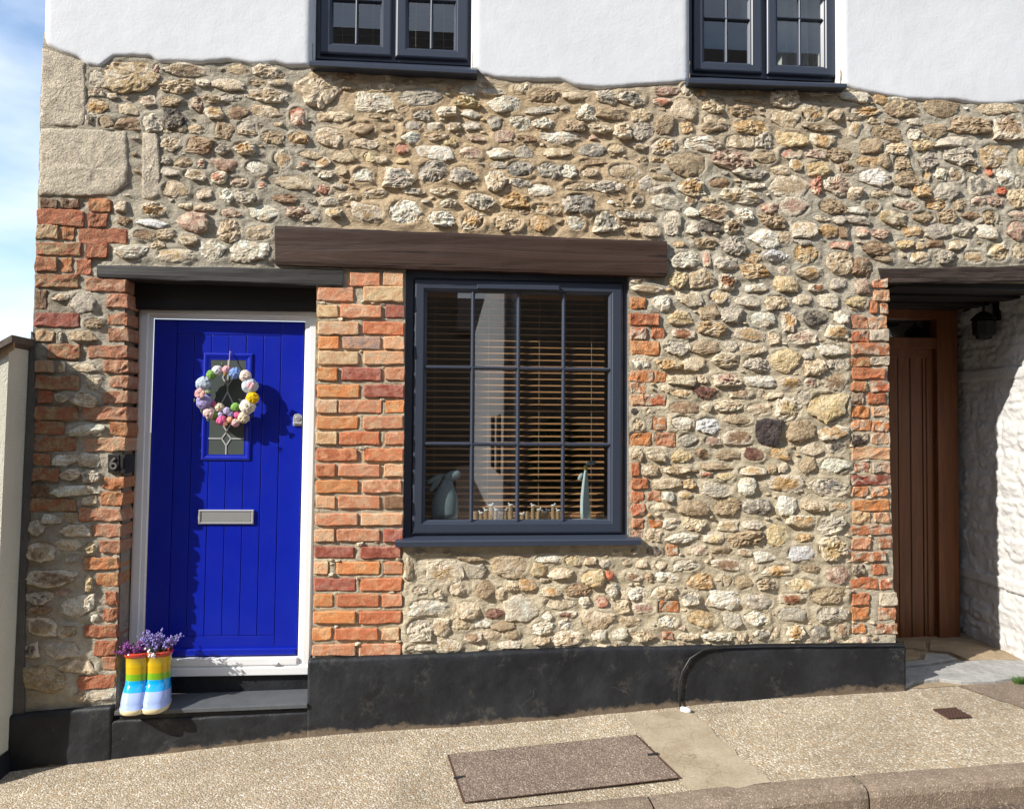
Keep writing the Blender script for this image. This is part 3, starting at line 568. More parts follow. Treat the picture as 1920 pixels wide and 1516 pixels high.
def patch(c00, c10, c11, c01, res=.009):
    # corners as (x,z): bottom-left, bottom-right, top-right, top-left
    c00, c10, c11, c01 = [np.array(c, float) for c in (c00, c10, c11, c01)]
    nu = max(2, int(max(np.linalg.norm(c10-c00), np.linalg.norm(c11-c01))/res)); nv = max(2, int(max(np.linalg.norm(c01-c00), np.linalg.norm(c11-c10))/res))
    u, v = np.meshgrid(np.linspace(0, 1, nu+1), np.linspace(0, 1, nv+1))
    Q = (c00[None, None]*((1-u)*(1-v))[..., None]+c10*(u*(1-v))[..., None]+c11*(u*v)[..., None]+c01*((1-u)*v)[..., None])
    X = Q[..., 0].ravel(); Z = Q[..., 1].ravel(); Y = -sampleR(X, Z)
    V = np.stack([X, Y, Z], 1); idx = np.arange((nu+1)*(nv+1)).reshape(nv+1, nu+1)
    Fc = np.stack([idx[:-1, :-1].ravel(), idx[:-1, 1:].ravel(), idx[1:, 1:].ravel(), idx[1:, :-1].ravel()], 1)
    return V, Fc
def xz(px, py): p = P(px, py); return (p.x, p.z)
def at(pf, z, guess=900):
    # point of a slanting edge (pf gives px for a row) at height z
    py = guess
    for i in range(8): py = zpy(z, pf(py))
    return (P(pf(py), py).x, z)
ZB = -.45
zt0 = P(960, 100).z; uw = [(P(588, 60).x, P(886, 60).x), (P(1293, 60).x, P(1573, 60).x)]
UWT = P(960, -190).z; UWB = [P(740, 117, .055).z, P(1435, 148, .055).z]
ZS = min(UWB)-.045
print('sill levels', UWB)
Vs, Fs, n0 = [], [], 0
core = MB()
ZT = 4.55; XR = P(2330, 700).x
winx0, winx1 = P(758, 760).x, P(1179, 760).x
segs = [(at(LE, ZB), at(DOOR_L, ZB), at(DOOR_L, ZE), at(LE, ZE)), (at(DOOR_R, ZB), (winx0, ZB), (winx0, ZE), at(DOOR_R, ZE)), ((winx0, ZB), (winx1, ZB), (winx1, P(960, 1010).z), (winx0, P(960, 1010).z)),
        ((winx1, ZB), at(PORCH_L, ZB), at(PORCH_L, ZE), (winx1, ZE)), (at(LE, ZE), (XR, ZE), (XR, ZS), at(LE, ZS)), ((at(DOOR_L, ZE-.05)[0], ZE-.05), (winx0, ZE-.05), (winx0, ZE+.0), (at(DOOR_L, ZE)[0], ZE+.0)), (at(LE, ZS), (uw[0][0], ZS), (uw[0][0], zt0), at(LE, zt0, 60)), ((uw[0][1], ZS), (uw[1][0], ZS), (uw[1][0], zt0), (uw[0][1], zt0)), ((uw[1][1], ZS), (XR, ZS), (XR, zt0), (uw[1][1], zt0))]
for sg in segs:
    V, Fc = patch(*sg); Vs.append(V); Fs.append(Fc+n0); n0 += len(V)
VV = np.concatenate(Vs); FF = np.concatenate(Fs)
wall = mk('rubble_wall', VV.tolist(), FF.tolist(), M_MORTAR, cottage, True, cols=mortar_col(VV[:, 0], VV[:, 2]))
dep = [.34, .34, .34, .30, .34, .07, .34, .34, .34]
for sg, dd in zip(segs, dep):
    core.prism([(p[0], .022, p[1]) for p in sg], (0, dd, 0))
lx = at(LE, zt0, 60)[0]
for a, b in ((lx, uw[0][0]), (uw[0][1], uw[1][0]), (uw[1][1], XR)): core.box(a, b, .03, .36, zt0+.001, UWT)
core.box(lx, XR, .03, .36, UWT+.001, ZT)
mk('wall_core', core.V, core.F, M_MORTAR, cottage, cols=(.34, .30, .24))

# ------------------------------------------------------------------ stones and bricks as pieces
def stone_geo(cx, cz, a, b, k, prot=None, outline=None, seg=None):
    big = a*b
    seg = seg or (36 if big > .0022 else 28 if big > .0009 else 20 if big > .0003 else 12)
    p = prot or (random.uniform(.015, .030)*(.7+min(1, big/.003)*.5))
    ex = random.choice([random.uniform(2.2, 3.5), random.uniform(3.5, 8)]); rot = random.uniform(-.13, .13)
    K = random.randint(5, 8) if seg < 20 else random.randint(6, 10)
    ca = np.sort((np.arange(K)+rng.uniform(-.36, .36, K))/K*2*np.pi+random.random()*6.28)
    cr_ = (np.abs(np.cos(ca))**ex+np.abs(np.sin(ca))**ex)**(-1/ex)*rng.uniform(.80, 1.14, K)
    cu_, cv_ = cr_*np.cos(ca), cr_*np.sin(ca)
    per = max(2, round(seg/K)); ou = []; ov = []
    for q in range(K):
        q2 = (q+1) % K
        for t in range(per):
            f = t/per; jj = random.uniform(-.085, .075) if t else 0
            ou.append((cu_[q]*(1-f)+cu_[q2]*f)*(1+jj)); ov.append((cv_[q]*(1-f)+cv_[q2]*f)*(1+jj))
    ou = np.array(ou); ov = np.array(ov); seg = len(ou)
    ou = (ou-(ou.max()+ou.min())/2)/(ou.max()-ou.min())*2; ov = (ov-(ov.max()+ov.min())/2)/(ov.max()-ov.min())*2
    if outline is not None: ou, ov = outline; seg = len(ou)
    rings = [1.0, 1.0, .97, .90, .78, .64, .48, .31, .14] if big > .0004 else [1.0, 1.0, .94, .75, .45]
    npl = random.randint(4, 7); pls = [(random.uniform(.70, 1.08), random.uniform(.08, .7), random.uniform(0, 6.28)) for i in range(npl)]
    cg = random.choice([(.16, .12), (.22, .2), (.30, .42), (.36, .6)])      # from cleanly split to craggy
    tilt = (random.uniform(-.4, .5), random.uniform(-.95, .0))
    cu, cv = random.uniform(-.2, .2), random.uniform(-.2, .2)
    off = rng.random(2)*50
    V = []
    for ri, f in enumerate(rings):
        uu = ou*f+cu*(1-f); vv = ov*f+cv*(1-f)
        h = np.ones(seg)
        for c, s, t in pls: h = np.minimum(h, c-s*(uu*math.cos(t)+vv*math.sin(t)))
        h = np.maximum(h, .18)+tilt[0]*uu*.5+tilt[1]*vv*.5
        n = fbm(uu*a*34+off[0], vv*b*52+off[1], 3)
        rg = fbm(uu*a*46+off[1]+7, vv*b*70+off[0], 3)
        h = p*(h*(1-.30*(f**9 if f < 1 else 1))+n*cg[0]+cg[1]*(.25-np.abs(rg)))
        h = np.maximum(h, .003)
        for j in range(seg):
            V.append((uu[j]*a, (.025 if ri == 0 else -h[j]), vv[j]*b))
    V.append((cu*a, -p*min([c-s*(cu*math.cos(t)+cv*math.sin(t)) for c, s, t in pls]+[1]), cv*b))
    V = np.array(V); c, s = math.cos(rot), math.sin(rot)
    X = V[:, 0]*c-V[:, 2]*s+cx; Z = V[:, 0]*s+V[:, 2]*c+cz
    base = -float(sampleR([cx], [cz])[0])*.6
    V = np.stack([X, V[:, 1]+np.where(V[:, 1] > .02, 0, base), Z], 1)
    Fc = []
    R_ = len(rings)
    for i in range(R_-1):
        for j in range(seg): Fc.append((i*seg+j, i*seg+(j+1) % seg, (i+1)*seg+(j+1) % seg, (i+1)*seg+j))
    for j in range(seg): Fc.append(((R_-1)*seg+j, (R_-1)*seg+(j+1) % seg, R_*seg))
    return V, Fc
stones.sort(key=lambda s: -s[2]*s[3])
sv, sf, sc1, sc2, nn = [], [], [], [], 0
for i, (cx, cz, a, b, k) in enumerate(stones):
    V, Fc = stone_geo(cx, cz, a, b, k)
    c1, c2 = SC_COL[k]; c1 = jit(tone(c1), .12); c2 = jit(tone(c2), .12)
    if random.random() < (.55 if k in 'obBYpDkdmr' else .2):       # flint and chert: a pale rind round a darker core
        rind = np.array(jit(tone((.50, .43, .32)), .1)); q = np.hypot((V[:, 0]-cx)/a, (V[:, 2]-cz)/b)
        m_ = np.clip((q-.62+.35*fbm(V[:, 0]*45, V[:, 2]*45, 2))/.16, 0, 1)[:, None]
        C1 = np.array(c1)*(1-m_)+rind*m_; C2 = np.array(c2)*(1-m_)+rind*.92*m_
    else: C1 = np.tile(c1, (len(V), 1)); C2 = np.tile(c2, (len(V), 1))
    if i < 300: mk('stone', V.tolist(), Fc, M_STONE, wall, False, cols=C1, cols2=C2)
    else:
        sv += V.tolist(); sf += [tuple(q+nn for q in f) for f in Fc]; nn += len(V); sc1 += C1.tolist(); sc2 += C2.tolist()
tag(mk('small_stones', sv, sf, M_STONE, wall, False, cols=np.array(sc1), cols2=np.array(sc2)), kind='stuff')

def quoin_geo(poly, prot=.014, nu=36, nv=36):
    pts = [P(*q) for q in poly]; xs = [p.x for p in pts]; zs = [p.z for p in pts]
    cx, cz = sum(xs)/len(xs), sum(zs)/len(zs)
    # resample outline
    seg = []
    for i in range(len(pts)):
        a, b = pts[i], pts[(i+1) % len(pts)]; m = max(1, int((b-a).length/.018))
        for j in range(m): q = a.lerp(b, j/m); seg.append((q.x+random.uniform(-.003, .003), q.z+random.uniform(-.003, .003)))
    n = len(seg); V = []; Fc = []
    rings = [1.0, 1.0, .985, .95, .88, .78, .66, .52, .38, .24, .1]
    for ri, f in enumerate(rings):
        for (x, z) in seg:
            X = cx+(x-cx)*f; Z = cz+(z-cz)*f
            h = prot*(1-.5*(f**30))+float(.008*fbm(X*16, Z*16, 4)+.006*fbm(X*22, Z*60, 3))
            V.append((X, .03 if ri == 0 else -h, Z))
    V.append((cx, -prot, cz))
    for i in range(len(rings)-1):
        for j in range(n): Fc.append((i*n+j, i*n+(j+1) % n, (i+1)*n+(j+1) % n, (i+1)*n+j))
    for j in range(n): Fc.append(((len(rings)-1)*n+j, (len(rings)-1)*n+(j+1) % n, len(V)-1))
    # orient to the viewer
    return V, [tuple(reversed(f)) for f in Fc]
for poly, k in QUOINS:
    V, Fc = quoin_geo(poly)
    mk('quoin_stone', V, Fc, M_STONE, wall, True, cols=jit((.63, .55, .42), .04), cols2=jit((.52, .45, .345), .04))

def brick_geo(x0, x1, z0, z1, old, depth=.09, nu=9, nv=5):
    off = rng.random(2)*60; e = .004 if old else .0022; p = random.uniform(.007, .016) if not old else random.uniform(.004, .014)
    us = np.array([0, .025]+list(np.linspace(.14, .86, nu-3))+[.975, 1]); vsv = np.array([0, .07, .35, .65, .93, 1])
    V = []; N = len(us); Mv = len(vsv)
    skew = random.uniform(-.004, .004); tl = random.uniform(-.003, .003)
    for j, v in enumerate(vsv):
        for i, u in enumerate(us):
            edge = (i in (0, N-1)) or (j in (0, Mv-1)); corner = (i in (0, N-1)) and (j in (0, Mv-1))
            x = x0+(x1-x0)*u; z = z0+(z1-z0)*v
            n1 = float(fbm(x*26+off[0], z*26, 2)); n2 = float(fbm(x*26, z*26+off[1], 2))
            x += n1*e*2+(.004 if corner and i == 0 else -.004 if corner else 0); z += n2*e*2.4+skew*(u-.5)+(.003 if corner and j == 0 else -.003 if corner else 0)
            y = -p+(.0035 if edge else 0)+float(fbm(x*30+off[1], z*40, 3))*(.010 if old else .003)+tl*(u-.5)
            V.append((x, min(y, .004), z))
    Fc = [(j*N+i, j*N+i+1, (j+1)*N+i+1, (j+1)*N+i) for j in range(Mv-1) for i in range(N-1)]
    rim = [i for i in range(N)]+[j*N+N-1 for j in range(1, Mv)]+[(Mv-1)*N+i for i in range(N-2, -1, -1)]+[j*N for j in range(Mv-2, 0, -1)]
    b0 = len(V)
    for r in rim: V.append((V[r][0], depth, V[r][2]))
    for k in range(len(rim)): Fc.append((rim[k], b0+k, b0+(k+1) % len(rim), rim[(k+1) % len(rim)]))
    return V, Fc
for (a, b, c, d, k, old) in BW:
    if a < -1.6 and b > at(DOOR_L, (c+d)/2)[0]-.055: b = at(DOOR_L, (c+d)/2)[0]+random.uniform(.005, .009)
    jamb = (a < -1.6 and b > P(218, 900).x-.02) or (a > P(1580, 900).x)
    # fit door jamb bricks flush with the reveal
    V, Fc = brick_geo(a, b, c, d, old, .15 if jamb else .09)
    c1, c2 = BR_COL[k]
    if old and a > 0 and random.random() < .6: c2 = (.52, .43, .32)
    mk('brick', V, Fc, M_BRICK if old else M_BRICK2, wall, False, cols=jit(btone(c1, 2 if a < -1.6 else old), .12), cols2=jit(btone(c2, 2 if a < -1.6 else old), .12))

# ------------------------------------------------------------------ white render of the upper storey
def render_patch(x0, x1, edge, top, left_round, right_round, res=.013):
    ex = [P(*q).x for q in edge]; ez = [P(*q).z for q in edge]
    nu = int((x1-x0)/res); xs = np.linspace(x0, x1, nu+1)
    zb = np.interp(xs, ex, ez)+.003*fbm(xs*22, xs*0+3, 3)
    vr = np.concatenate([np.array([0, .002, .006, .012, .02, .03, .045, .06, .08]), np.linspace(.1, 1, 60)])
    X = np.tile(xs, (len(vr), 1)); Z = zb[None]+(top-zb)[None]*0
    Hh = (top-zb)[None]
    VR = np.where(vr[:, None] <= .08, vr[:, None], .08+(Hh-.08)*((vr[:, None]-.08)/.92))
    Z = zb[None]+VR
    d = np.minimum(VR*1.0, 9)
    d = d*1.9
    if left_round: d = np.minimum(d, (X-x0))
    if right_round: d = np.minimum(d, (x1-X))
    Rr = .045; t = np.clip(d/Rr, 0, 1); rr = np.sqrt(1-(1-t)**2)
    Y = .03-rr*.050-.006*fbm(X*1.6, Z*1.6, 2)*t-.0008*fbm(X*17, Z*17, 3)
    V = np.stack([X.ravel(), Y.ravel(), Z.ravel()], 1); m, n = X.shape; idx = np.arange(m*n).reshape(m, n)
    Fc = np.stack([idx[:-1, :-1].ravel(), idx[:-1, 1:].ravel(), idx[1:, 1:].ravel(), idx[1:, :-1].ravel()], 1)
    return V.tolist(), Fc.tolist()
rl = P(81, 40).x
for (x0, x1, edge, top, l, r_) in ((rl, uw[0][0]+.006, REN_L, UWT, 1, 1), (uw[0][1]-.006, uw[1][0]+.006, REN_M, UWT, 1, 1), (uw[1][1]-.006, XR, REN_R, UWT, 1, 0)):
    V, Fc = render_patch(x0, x1, edge, top, l, r_); mk('white_render', V, Fc, M_RENDER, cottage, True)
MB().box(rl, XR, -.03, .02, UWT+.002, ZT).build('white_render', M_RENDER, cottage)
rf = MB().prism([(rl-.15, -.28, ZT-.05), (XR+.1, -.28, ZT-.05), (XR+.1, -.28, ZT+.05), (rl-.15, -.28, ZT+.05)], (0, 3.2, 1.9)); rf.build('roof', M_TILE, cottage)

# ------------------------------------------------------------------ plinth
def plinth(top, name, y_out=-.042, lo=None, mat=M_PLINTH):
    # top: list of px points along the upper edge; hangs down to below the pavement
    tx = [P(*q).x for q in top]; tz = [P(*q).z for q in top]
    n = int((tx[-1]-tx[0])/.014); xs = np.linspace(tx[0], tx[-1], n+1); zt = np.interp(xs, tx, tz)+.004*fbm(xs*11, xs*0+2, 3)
    zb = np.array([gh(x, 0) for x in xs])-.06
    vr = np.concatenate([[0, 0, .02, .05, .1], np.linspace(.14, 1, 34)])
    X = np.tile(xs, (len(vr), 1)); Z = zt[None]+(zb-zt)[None]*vr[:, None]
    Y = y_out+.006*fbm(X*5, Z*5, 3)+.003*fbm(X*24, Z*24, 3)+np.zeros_like(X)
    Y[0] = .01; Y[1] = y_out+.012; Y[2] = Y[2]+.003
    hgt = Z-np.array([gh(x, 0) for x in xs])[None]
    lowz = .045+.11*np.clip(fbm(X*2.3+3, X*0+1, 4), -.38, 1)
    mud = np.clip(1-hgt/lowz, 0, 1)
    V = np.stack([X.ravel(), Y.ravel(), Z.ravel()], 1); m, k = X.shape; idx = np.arange(m*k).reshape(m, k)
    Fc = np.stack([idx[:-1, :-1].ravel(), idx[1:, :-1].ravel(), idx[1:, 1:].ravel(), idx[:-1, 1:].ravel()], 1).tolist()
    V = V.tolist(); cols = np.repeat(mud.ravel()[:, None], 3, 1)
    # end caps
    extra = []
    for e in (0, k-1):
        col = [int(idx[i, e]) for i in range(1, m)]
        base = len(V)
        for i in col: V.append((V[i][0], .3, V[i][2])); extra.append(cols[i])
        for j in range(len(col)-1): Fc.append((col[j], col[j+1], base+j+1, base+j) if e else (col[j], base+j, base+j+1, col[j+1]))
    return mk(name, V, Fc, mat, cottage, True, cols=np.concatenate([cols, np.array(extra)]))
plinth([(25, 1336), (120, 1328), (216, 1318)], 'plinth')
plinth([(580, 1233), (760, 1226), (900, 1219), (1100, 1211), (1330, 1208), (1690, 1206)], 'plinth')
plinth([(213, 1345), (400, 1337), (582, 1329)], 'plinth', -.0405)

# ------------------------------------------------------------------ door (slightly out of square, as built)
DF, DLF = .135, .165
def dmap(px, py, d):
    # canonical door pixels (leaf 290..571 x 598..1231) bent onto the leaning frame
    u = (px-290)/281; v = (py-598)/633
    x = lerp(lerp(290, 571, u), lerp(270, 557, u), v); y = lerp(lerp(598, 603.5, u), lerp(1233, 1229, u), v)
    return P(x, y, d)
door = empty('front_door', dmap(430, 1231, DLF)); door.parent = cottage; door.location = dmap(430, 1231, DLF)-cottage.location
tag(door, 'royal blue plank door in white frame')
def dbox(name, x0, y0, x1, y1, d0, d1, mat, bev=.002, par=None):
    q = [dmap(x0, y1, d0), dmap(x1, y1, d0), dmap(x1, y0, d0), dmap(x0, y0, d0)]
    o = MB().prism(q, (0, d1-d0, 0)).build(name, mat, par or door)
    if bev: bevel(o, bev)
    return o
dbox('leaf_back', 290, 598, 571, 1231, DLF+.008, DLF+.045, M_BLUE, 0)
dbox('stile', 290.5, 598.5, 332.5, 1230.5, DLF, DLF+.01, M_BLUE)
dbox('stile', 529, 598.5, 570.5, 1230.5, DLF, DLF+.01, M_BLUE)
dbox('rail', 333.4, 598.5, 528.2, 625, DLF, DLF+.01, M_BLUE)
dbox('rail', 333.4, 1191.5, 528.2, 1230.5, DLF, DLF+.01, M_BLUE)
for i in range(6): dbox('board', 333.4+i*32.5+.5, 625.9, 333.4+(i+1)*32.5-.5, 1190.6, DLF+.001, DLF+.01, M_BLUE, .0022)
dbox('weather_bar', 292, 1216, 569, 1229, DLF-.018, DLF+.002, M_BLUE, .006)
def ring(pts_o, pts_i, prof, name, mat, par, mapf):
    # mitred frame: outer and inner corners (px), profile [(t, depth)] t 0 outer..1 inner
    V = []; n = len(prof)
    for (o, i) in zip(pts_o, pts_i):
        for t, d in prof: V.append(mapf(lerp(o[0], i[0], t), lerp(o[1], i[1], t), d))
    Fc = []
    for c in range(4):
        for k in range(n-1): Fc.append((c*n+k, ((c+1) % 4)*n+k, ((c+1) % 4)*n+k+1, c*n+k+1))
    return mk(name, V, Fc, mat, par)
def rectc(x0, y0, x1, y1): return [(x0, y1), (x1, y1), (x1, y0), (x0, y0)]
ring(rectc(261.5, 575, 595, 1266), rectc(289, 597, 572.5, 1233), [(0, DF+.05), (0, DF), (.12, DF-.004), (.55, DF-.004), (.62, DF+.004), (.9, DF+.006), (1, DF+.014), (1, DLF+.02)], 'door_frame', M_UPVC, door, dmap)
dbox('threshold', 290, 1234, 571, 1248, DF-.010, DF+.03, M_UPVC, .004)
dbox('threshold', 268, 1252, 592, 1267, DF-.016, DF+.03, M_UPVC, .004)
dbox('drain_cap', 522, 1243.5, 536, 1247.5, DF-.022, DF, M_UPVC, .003)
# glazed panel
gx0, gx1, gy0, gy1 = 397, 463, 672, 850
ring(rectc(384, 659.5, 476, 861), rectc(gx0, gy0, gx1, gy1), [(0, DLF+.004), (0, DLF-.004), (.2, DLF-.008), (.45, DLF-.007), (.75, DLF-.003), (1, DLF-.002), (1, DLF+.006)], 'glazing_frame', M_BLUE, door, dmap)
dbox('pane', gx0-1, gy0-1, gx1+1, gy1+1, DLF-.0005, DLF+.006, M_OBSC, 0)
lead = MB()
def lline(a, b, w=1.15):
    a, b = Vector((*a, 0)), Vector((*b, 0)); t = (b-a).normalized(); n = Vector((-t.y, t.x, 0))*w
    q = [dmap(*(p.xy), DLF-.0035) for p in (a+n, b+n, b-n, a-n)]
    lead.prism(q, (0, .003, 0))
cxm = 430
for a, b in (((cxm, 672), (cxm, 732)), ((cxm, 732), (cxm-20, 772)), ((cxm, 732), (cxm+20, 772)), ((cxm-20, 772), (cxm, 806)), ((cxm+20, 772), (cxm, 806)), ((cxm, 806), (cxm, 811)),
             ((cxm, 808), (cxm-8.5, 820)), ((cxm, 808), (cxm+8.5, 820)), ((cxm-8.5, 820), (cxm, 833)), ((cxm+8.5, 820), (cxm, 833)), ((cxm, 833), (cxm, 850)), ((gx0, 820), (cxm-8.5, 820)), ((cxm+8.5, 820), (gx1, 820)), ((cxm, 690), (cxm-10, 705)), ((cxm, 690), (cxm+10, 705)), ((cxm-10, 705), (cxm, 722)), ((cxm+10, 705), (cxm, 722))): lline(a, b)
lead.build('lead_strip', M_LEAD, door)
# letter plate
ring(rectc(382, 954, 485, 981), rectc(386.5, 958, 480.5, 977), [(0, DLF+.001), (0, DLF-.009), (.5, DLF-.013), (1, DLF-.008), (1, DLF)], 'letter_plate', M_METAL, door, dmap)
dbox('letter_flap', 387, 958.5, 480, 976.5, DLF-.0075, DLF, M_METAL, .002)
# lock
def dpoly(name, pts, d0, d1, mat, bev=.0015):
    o = MB().prism([dmap(x, y, d0) for x, y in pts], (0, d1-d0, 0)).build(name, mat, door); bevel(o, bev); return o
lk = [(554, 795), (569, 795), (570, 793), (570, 779)]+[(562+8*math.cos(t), 779-7*math.sin(t)) for t in np.linspace(.15, 3.0, 8)]+[(553.5, 779), (553.5, 793)]
dpoly('lock_plate', lk, DLF-.010, DLF+.001, M_CHROME)
dpoly('lock_cylinder', [(562+4.6*math.cos(t), 781-4.6*math.sin(t)) for t in np.linspace(0, 6.28, 17)[:-1]], DLF-.015, DLF-.009, M_METAL)
dpoly('lock_pull', [(553.8, 791.5), (569.8, 791.5), (569.8, 788.5), (553.8, 788.5)], DLF-.019, DLF-.009, M_CHROME)
# riser and slate step
st0 = P(240, 1296, .10).z
MB().prism([P(240, 1300, DF+.012), P(580, 1297, DF+.012), P(579, 1264, DF+.012), P(240, 1268, DF+.012)], (0, .12, 0)).build('door_riser', [M_PLINTH], cottage)
sf0 = [P(214, 1341, -.052), P(576, 1327, -.052)]
bk = [PZ(578, 1294, sf0[1].z+.008), PZ(250, 1300, sf0[0].z+.008)]
bk[0].y = DF+.01; bk[1].y = DF+.01; bk[0].x = P(578, 1290, DF).x; bk[1].x = P(238, 1300, DF).x
zs = (sf0[0].z+sf0[1].z)/2+.03
stp = MB(); tpts = [Vector((sf0[0].x, -.052, sf0[0].z+.022)), Vector((sf0[1].x, -.052, sf0[1].z+.022)), Vector((sf0[1].x, DF+.012, sf0[1].z+.036)), Vector((sf0[0].x+.03, DF+.012, sf0[0].z+.036))]
stp.prism(tpts, (0, 0, -.022))
step = stp.build('slate_step', M_SLATE, cottage); bevel(step, .003)
MB().box(sf0[0].x+.02, sf0[1].x+.01, -.03, DF+.13, -.4, min(sf0[0].z, sf0[1].z)-.002).build('step_base', M_PLINTH, cottage)
STEP_Z = lambda x, y: lerp(sf0[0].z, sf0[1].z, (x-sf0[0].x)/(sf0[1].x-sf0[0].x))+.022+.014*(y+.052)/(DF+.064)

# ------------------------------------------------------------------ timber lintels
def beam(name, quad, d0, d1, mat, nseg=60, rough=.004, par=cottage):
    # quad px: bl br tr tl on the front plane d0
    bl, br, tr, tl = [P(*q, d0) for q in quad]
    V = []; N = nseg; prof = [(0.0, .004, 1), (.0, .0, 0)]
    S = [(0, 1), (0, 0), (.08, 0), (.35, 0), (.65, 0), (.92, 0), (1, 0), (1, 1)]      # (v up, back?)
    for i in range(N+1):
        u = i/N
        for v, bk_ in S:
            p = lerp(lerp(bl, br, u), lerp(tl, tr, u), v)
            y = d1 if bk_ else d0+(.004 if v in (0, 1) else 0)+rough*float(fbm(p.x*5, v*4+d0*30, 3))
            z = p.z+rough*1.2*float(fbm(p.x*7+v*31, 3.3+d0, 3))*(1 if v in (0, 1) else .3)
            V.append((p.x, y, z))
    n = len(S); Fc = [(i*n+k, (i+1)*n+k, (i+1)*n+k+1, i*n+k+1) for i in range(N) for k in range(n-1)]
    Fc += [tuple(range(n)), tuple(range((N+1)*n-1, N*n-1, -1))]
    return mk(name, V, Fc, mat, par, False)
beam('door_lintel', [(182, 521), (642, 536), (644, 505), (181, 497)], -.018, .10, M_LINTEL)
beam('inner_lintel', [(238, 579), (602, 583), (602, 525), (238, 520)], .095, .25, M_BLACKWOOD, 30, .003)
beam('window_lintel', [(516, 496), (1250, 518), (1251, 452), (515, 423)], -.034, .14, M_BEAM, 80, .0035)
beam('porch_lintel', [(1655, 531), (2260, 524), (2260, 492), (1648, 503)], -.012, .16, M_OLDOAK, 90, .008)

# ------------------------------------------------------------------ windows
def bar(name, x0, x1, z0, z1, yf, par, mat=M_ANTH, vertical=True):
    # ovolo glazing bar
    pr = [(-1, .012), (-.9, .004), (-.5, -.004), (0, -.007), (.5, -.004), (.9, .004), (1, .012)]
    V = []
    for e in (0, 1):
        for t, d in pr:
            if vertical: V.append(((x0+x1)/2+t*(x1-x0)/2, yf+d, (z0, z1)[e]))
            else: V.append(((x0, x1)[e], yf+d, (z0+z1)/2+t*(z1-z0)/2))
    n = len(pr); Fc = [(k, k+1, n+k+1, n+k) for k in range(n-1)]
    if not vertical: Fc = [tuple(reversed(f)) for f in Fc]
    return mk(name, V, Fc, mat, par, True)
def wring(o, i, prof, name, mat, par):
    po = [(o[0], o[2]), (o[1], o[2]), (o[1], o[3]), (o[0], o[3])]; pi = [(i[0], i[2]), (i[1], i[2]), (i[1], i[3]), (i[0], i[3])]
    V = []; n = len(prof)
    for a, b in zip(po, pi):
        for t, d in prof: V.append((lerp(a[0], b[0], t), d, lerp(a[1], b[1], t)))
    Fc = [(c*n+k, ((c+1) % 4)*n+k, ((c+1) % 4)*n+k+1, c*n+k+1) for c in range(4) for k in range(n-1)]
    return mk(name, V, Fc, mat, par)
def sash(par, o, g, yf, cols, rows, bw=.022):
    # o outer rect (x0,x1,z0,z1), g glass rect
    wring(o, g, [(0, yf+.05), (0, yf+.004), (.06, yf), (.16, yf-.003), (.72, yf-.003), (.78, yf+.002), (.86, yf+.003), (1, yf+.017), (1, yf+.03)], 'sash', M_ANTH, par)
    gyf = yf+.018
    xs = [lerp(g[0], g[1], k/cols) for k in range(cols+1)]; zs_ = [g[2]+(g[3]-g[2])*r for r in rows]
    for k in range(1, cols): bar('glazing_bar', xs[k]-bw/2, xs[k]+bw/2, g[2]-.004, g[3]+.004, yf+.006, par)
    for k in range(1, len(zs_)-1): bar('glazing_bar', g[0]-.004, g[1]+.004, zs_[k]-bw/2, zs_[k]+bw/2, yf+.0065, par, vertical=False)
    for i in range(cols):
        for j in range(len(zs_)-1):
            mk('pane', [(xs[i], gyf, zs_[j]), (xs[i+1], gyf, zs_[j]), (xs[i+1], gyf, zs_[j+1]), (xs[i], gyf, zs_[j+1])], [(0, 1, 2, 3)], M_GLASS, par)
def sill(par, q, d_out, th, name='sill', mat=M_ANTH, back=None):
    # q: two px points of the nose's lower front edge
    a, b = P(*q[0], d_out), P(*q[1], d_out)
    V = []
    for p in (a, b):
        for y, z in ((.09, -.0), (d_out+.012, .0), (d_out, .003), (d_out, th-.006), (d_out+.004, th), (.09, (back-p.z) if back is not None else th+.022)): V.append((p.x, y, p.z+z))
    n = 6; Fc = [(k, n+k, n+(k+1) % n, (k+1) % n) for k in range(n)]+[tuple(reversed(range(n))), tuple(range(n, 2*n))]
    return mk(name, V, Fc, mat, par)
def subwin(name, loc):
    o = empty(name, loc); o.parent = cottage; o.location = Vector(loc)-cottage.location; return o
YW = .035
gw = subwin('ground_floor_window', P(968, 1010, YW))
ox0, ox1, oz0, oz1 = P(757.5, 760, YW).x, P(1179.5, 760, YW).x, P(968, 1009, YW).z, P(968, 512, YW).z
sx0, sx1, sz0, sz1 = P(775, 760, YW).x, P(1167, 760, YW).x, P(968, 1000, YW).z, P(968, 527, YW).z
vx0, vx1, vz0, vz1 = P(799, 760, YW+.02).x, P(1139, 760, YW+.02).x, P(968, 973, YW+.02).z, P(968, 552, YW+.02).z
wring((ox0, ox1, oz0, oz1), (sx0-.002, sx1+.002, sz0-.002, sz1+.002), [(0, YW+.07), (0, YW+.002), (.05, YW), (.9, YW), (1, YW+.004), (1, YW+.03)], 'frame', M_ANTH, gw)
sash(gw, (sx0, sx1, sz0, sz1), (vx0, vx1, vz0, vz1), YW-.012, 4, [0, .332, .668, 1])
sill(gw, [(741, 1026), (1202, 1022)], -.055, .034)
vt = [P(895, 541, YW-.04), P(1049, 544, YW-.04), P(1049, 535, YW-.04), P(895, 533, YW-.04)]
bevel(MB().prism(vt, (0, .032, 0)).build('trickle_vent', M_ANTH, gw), .003)

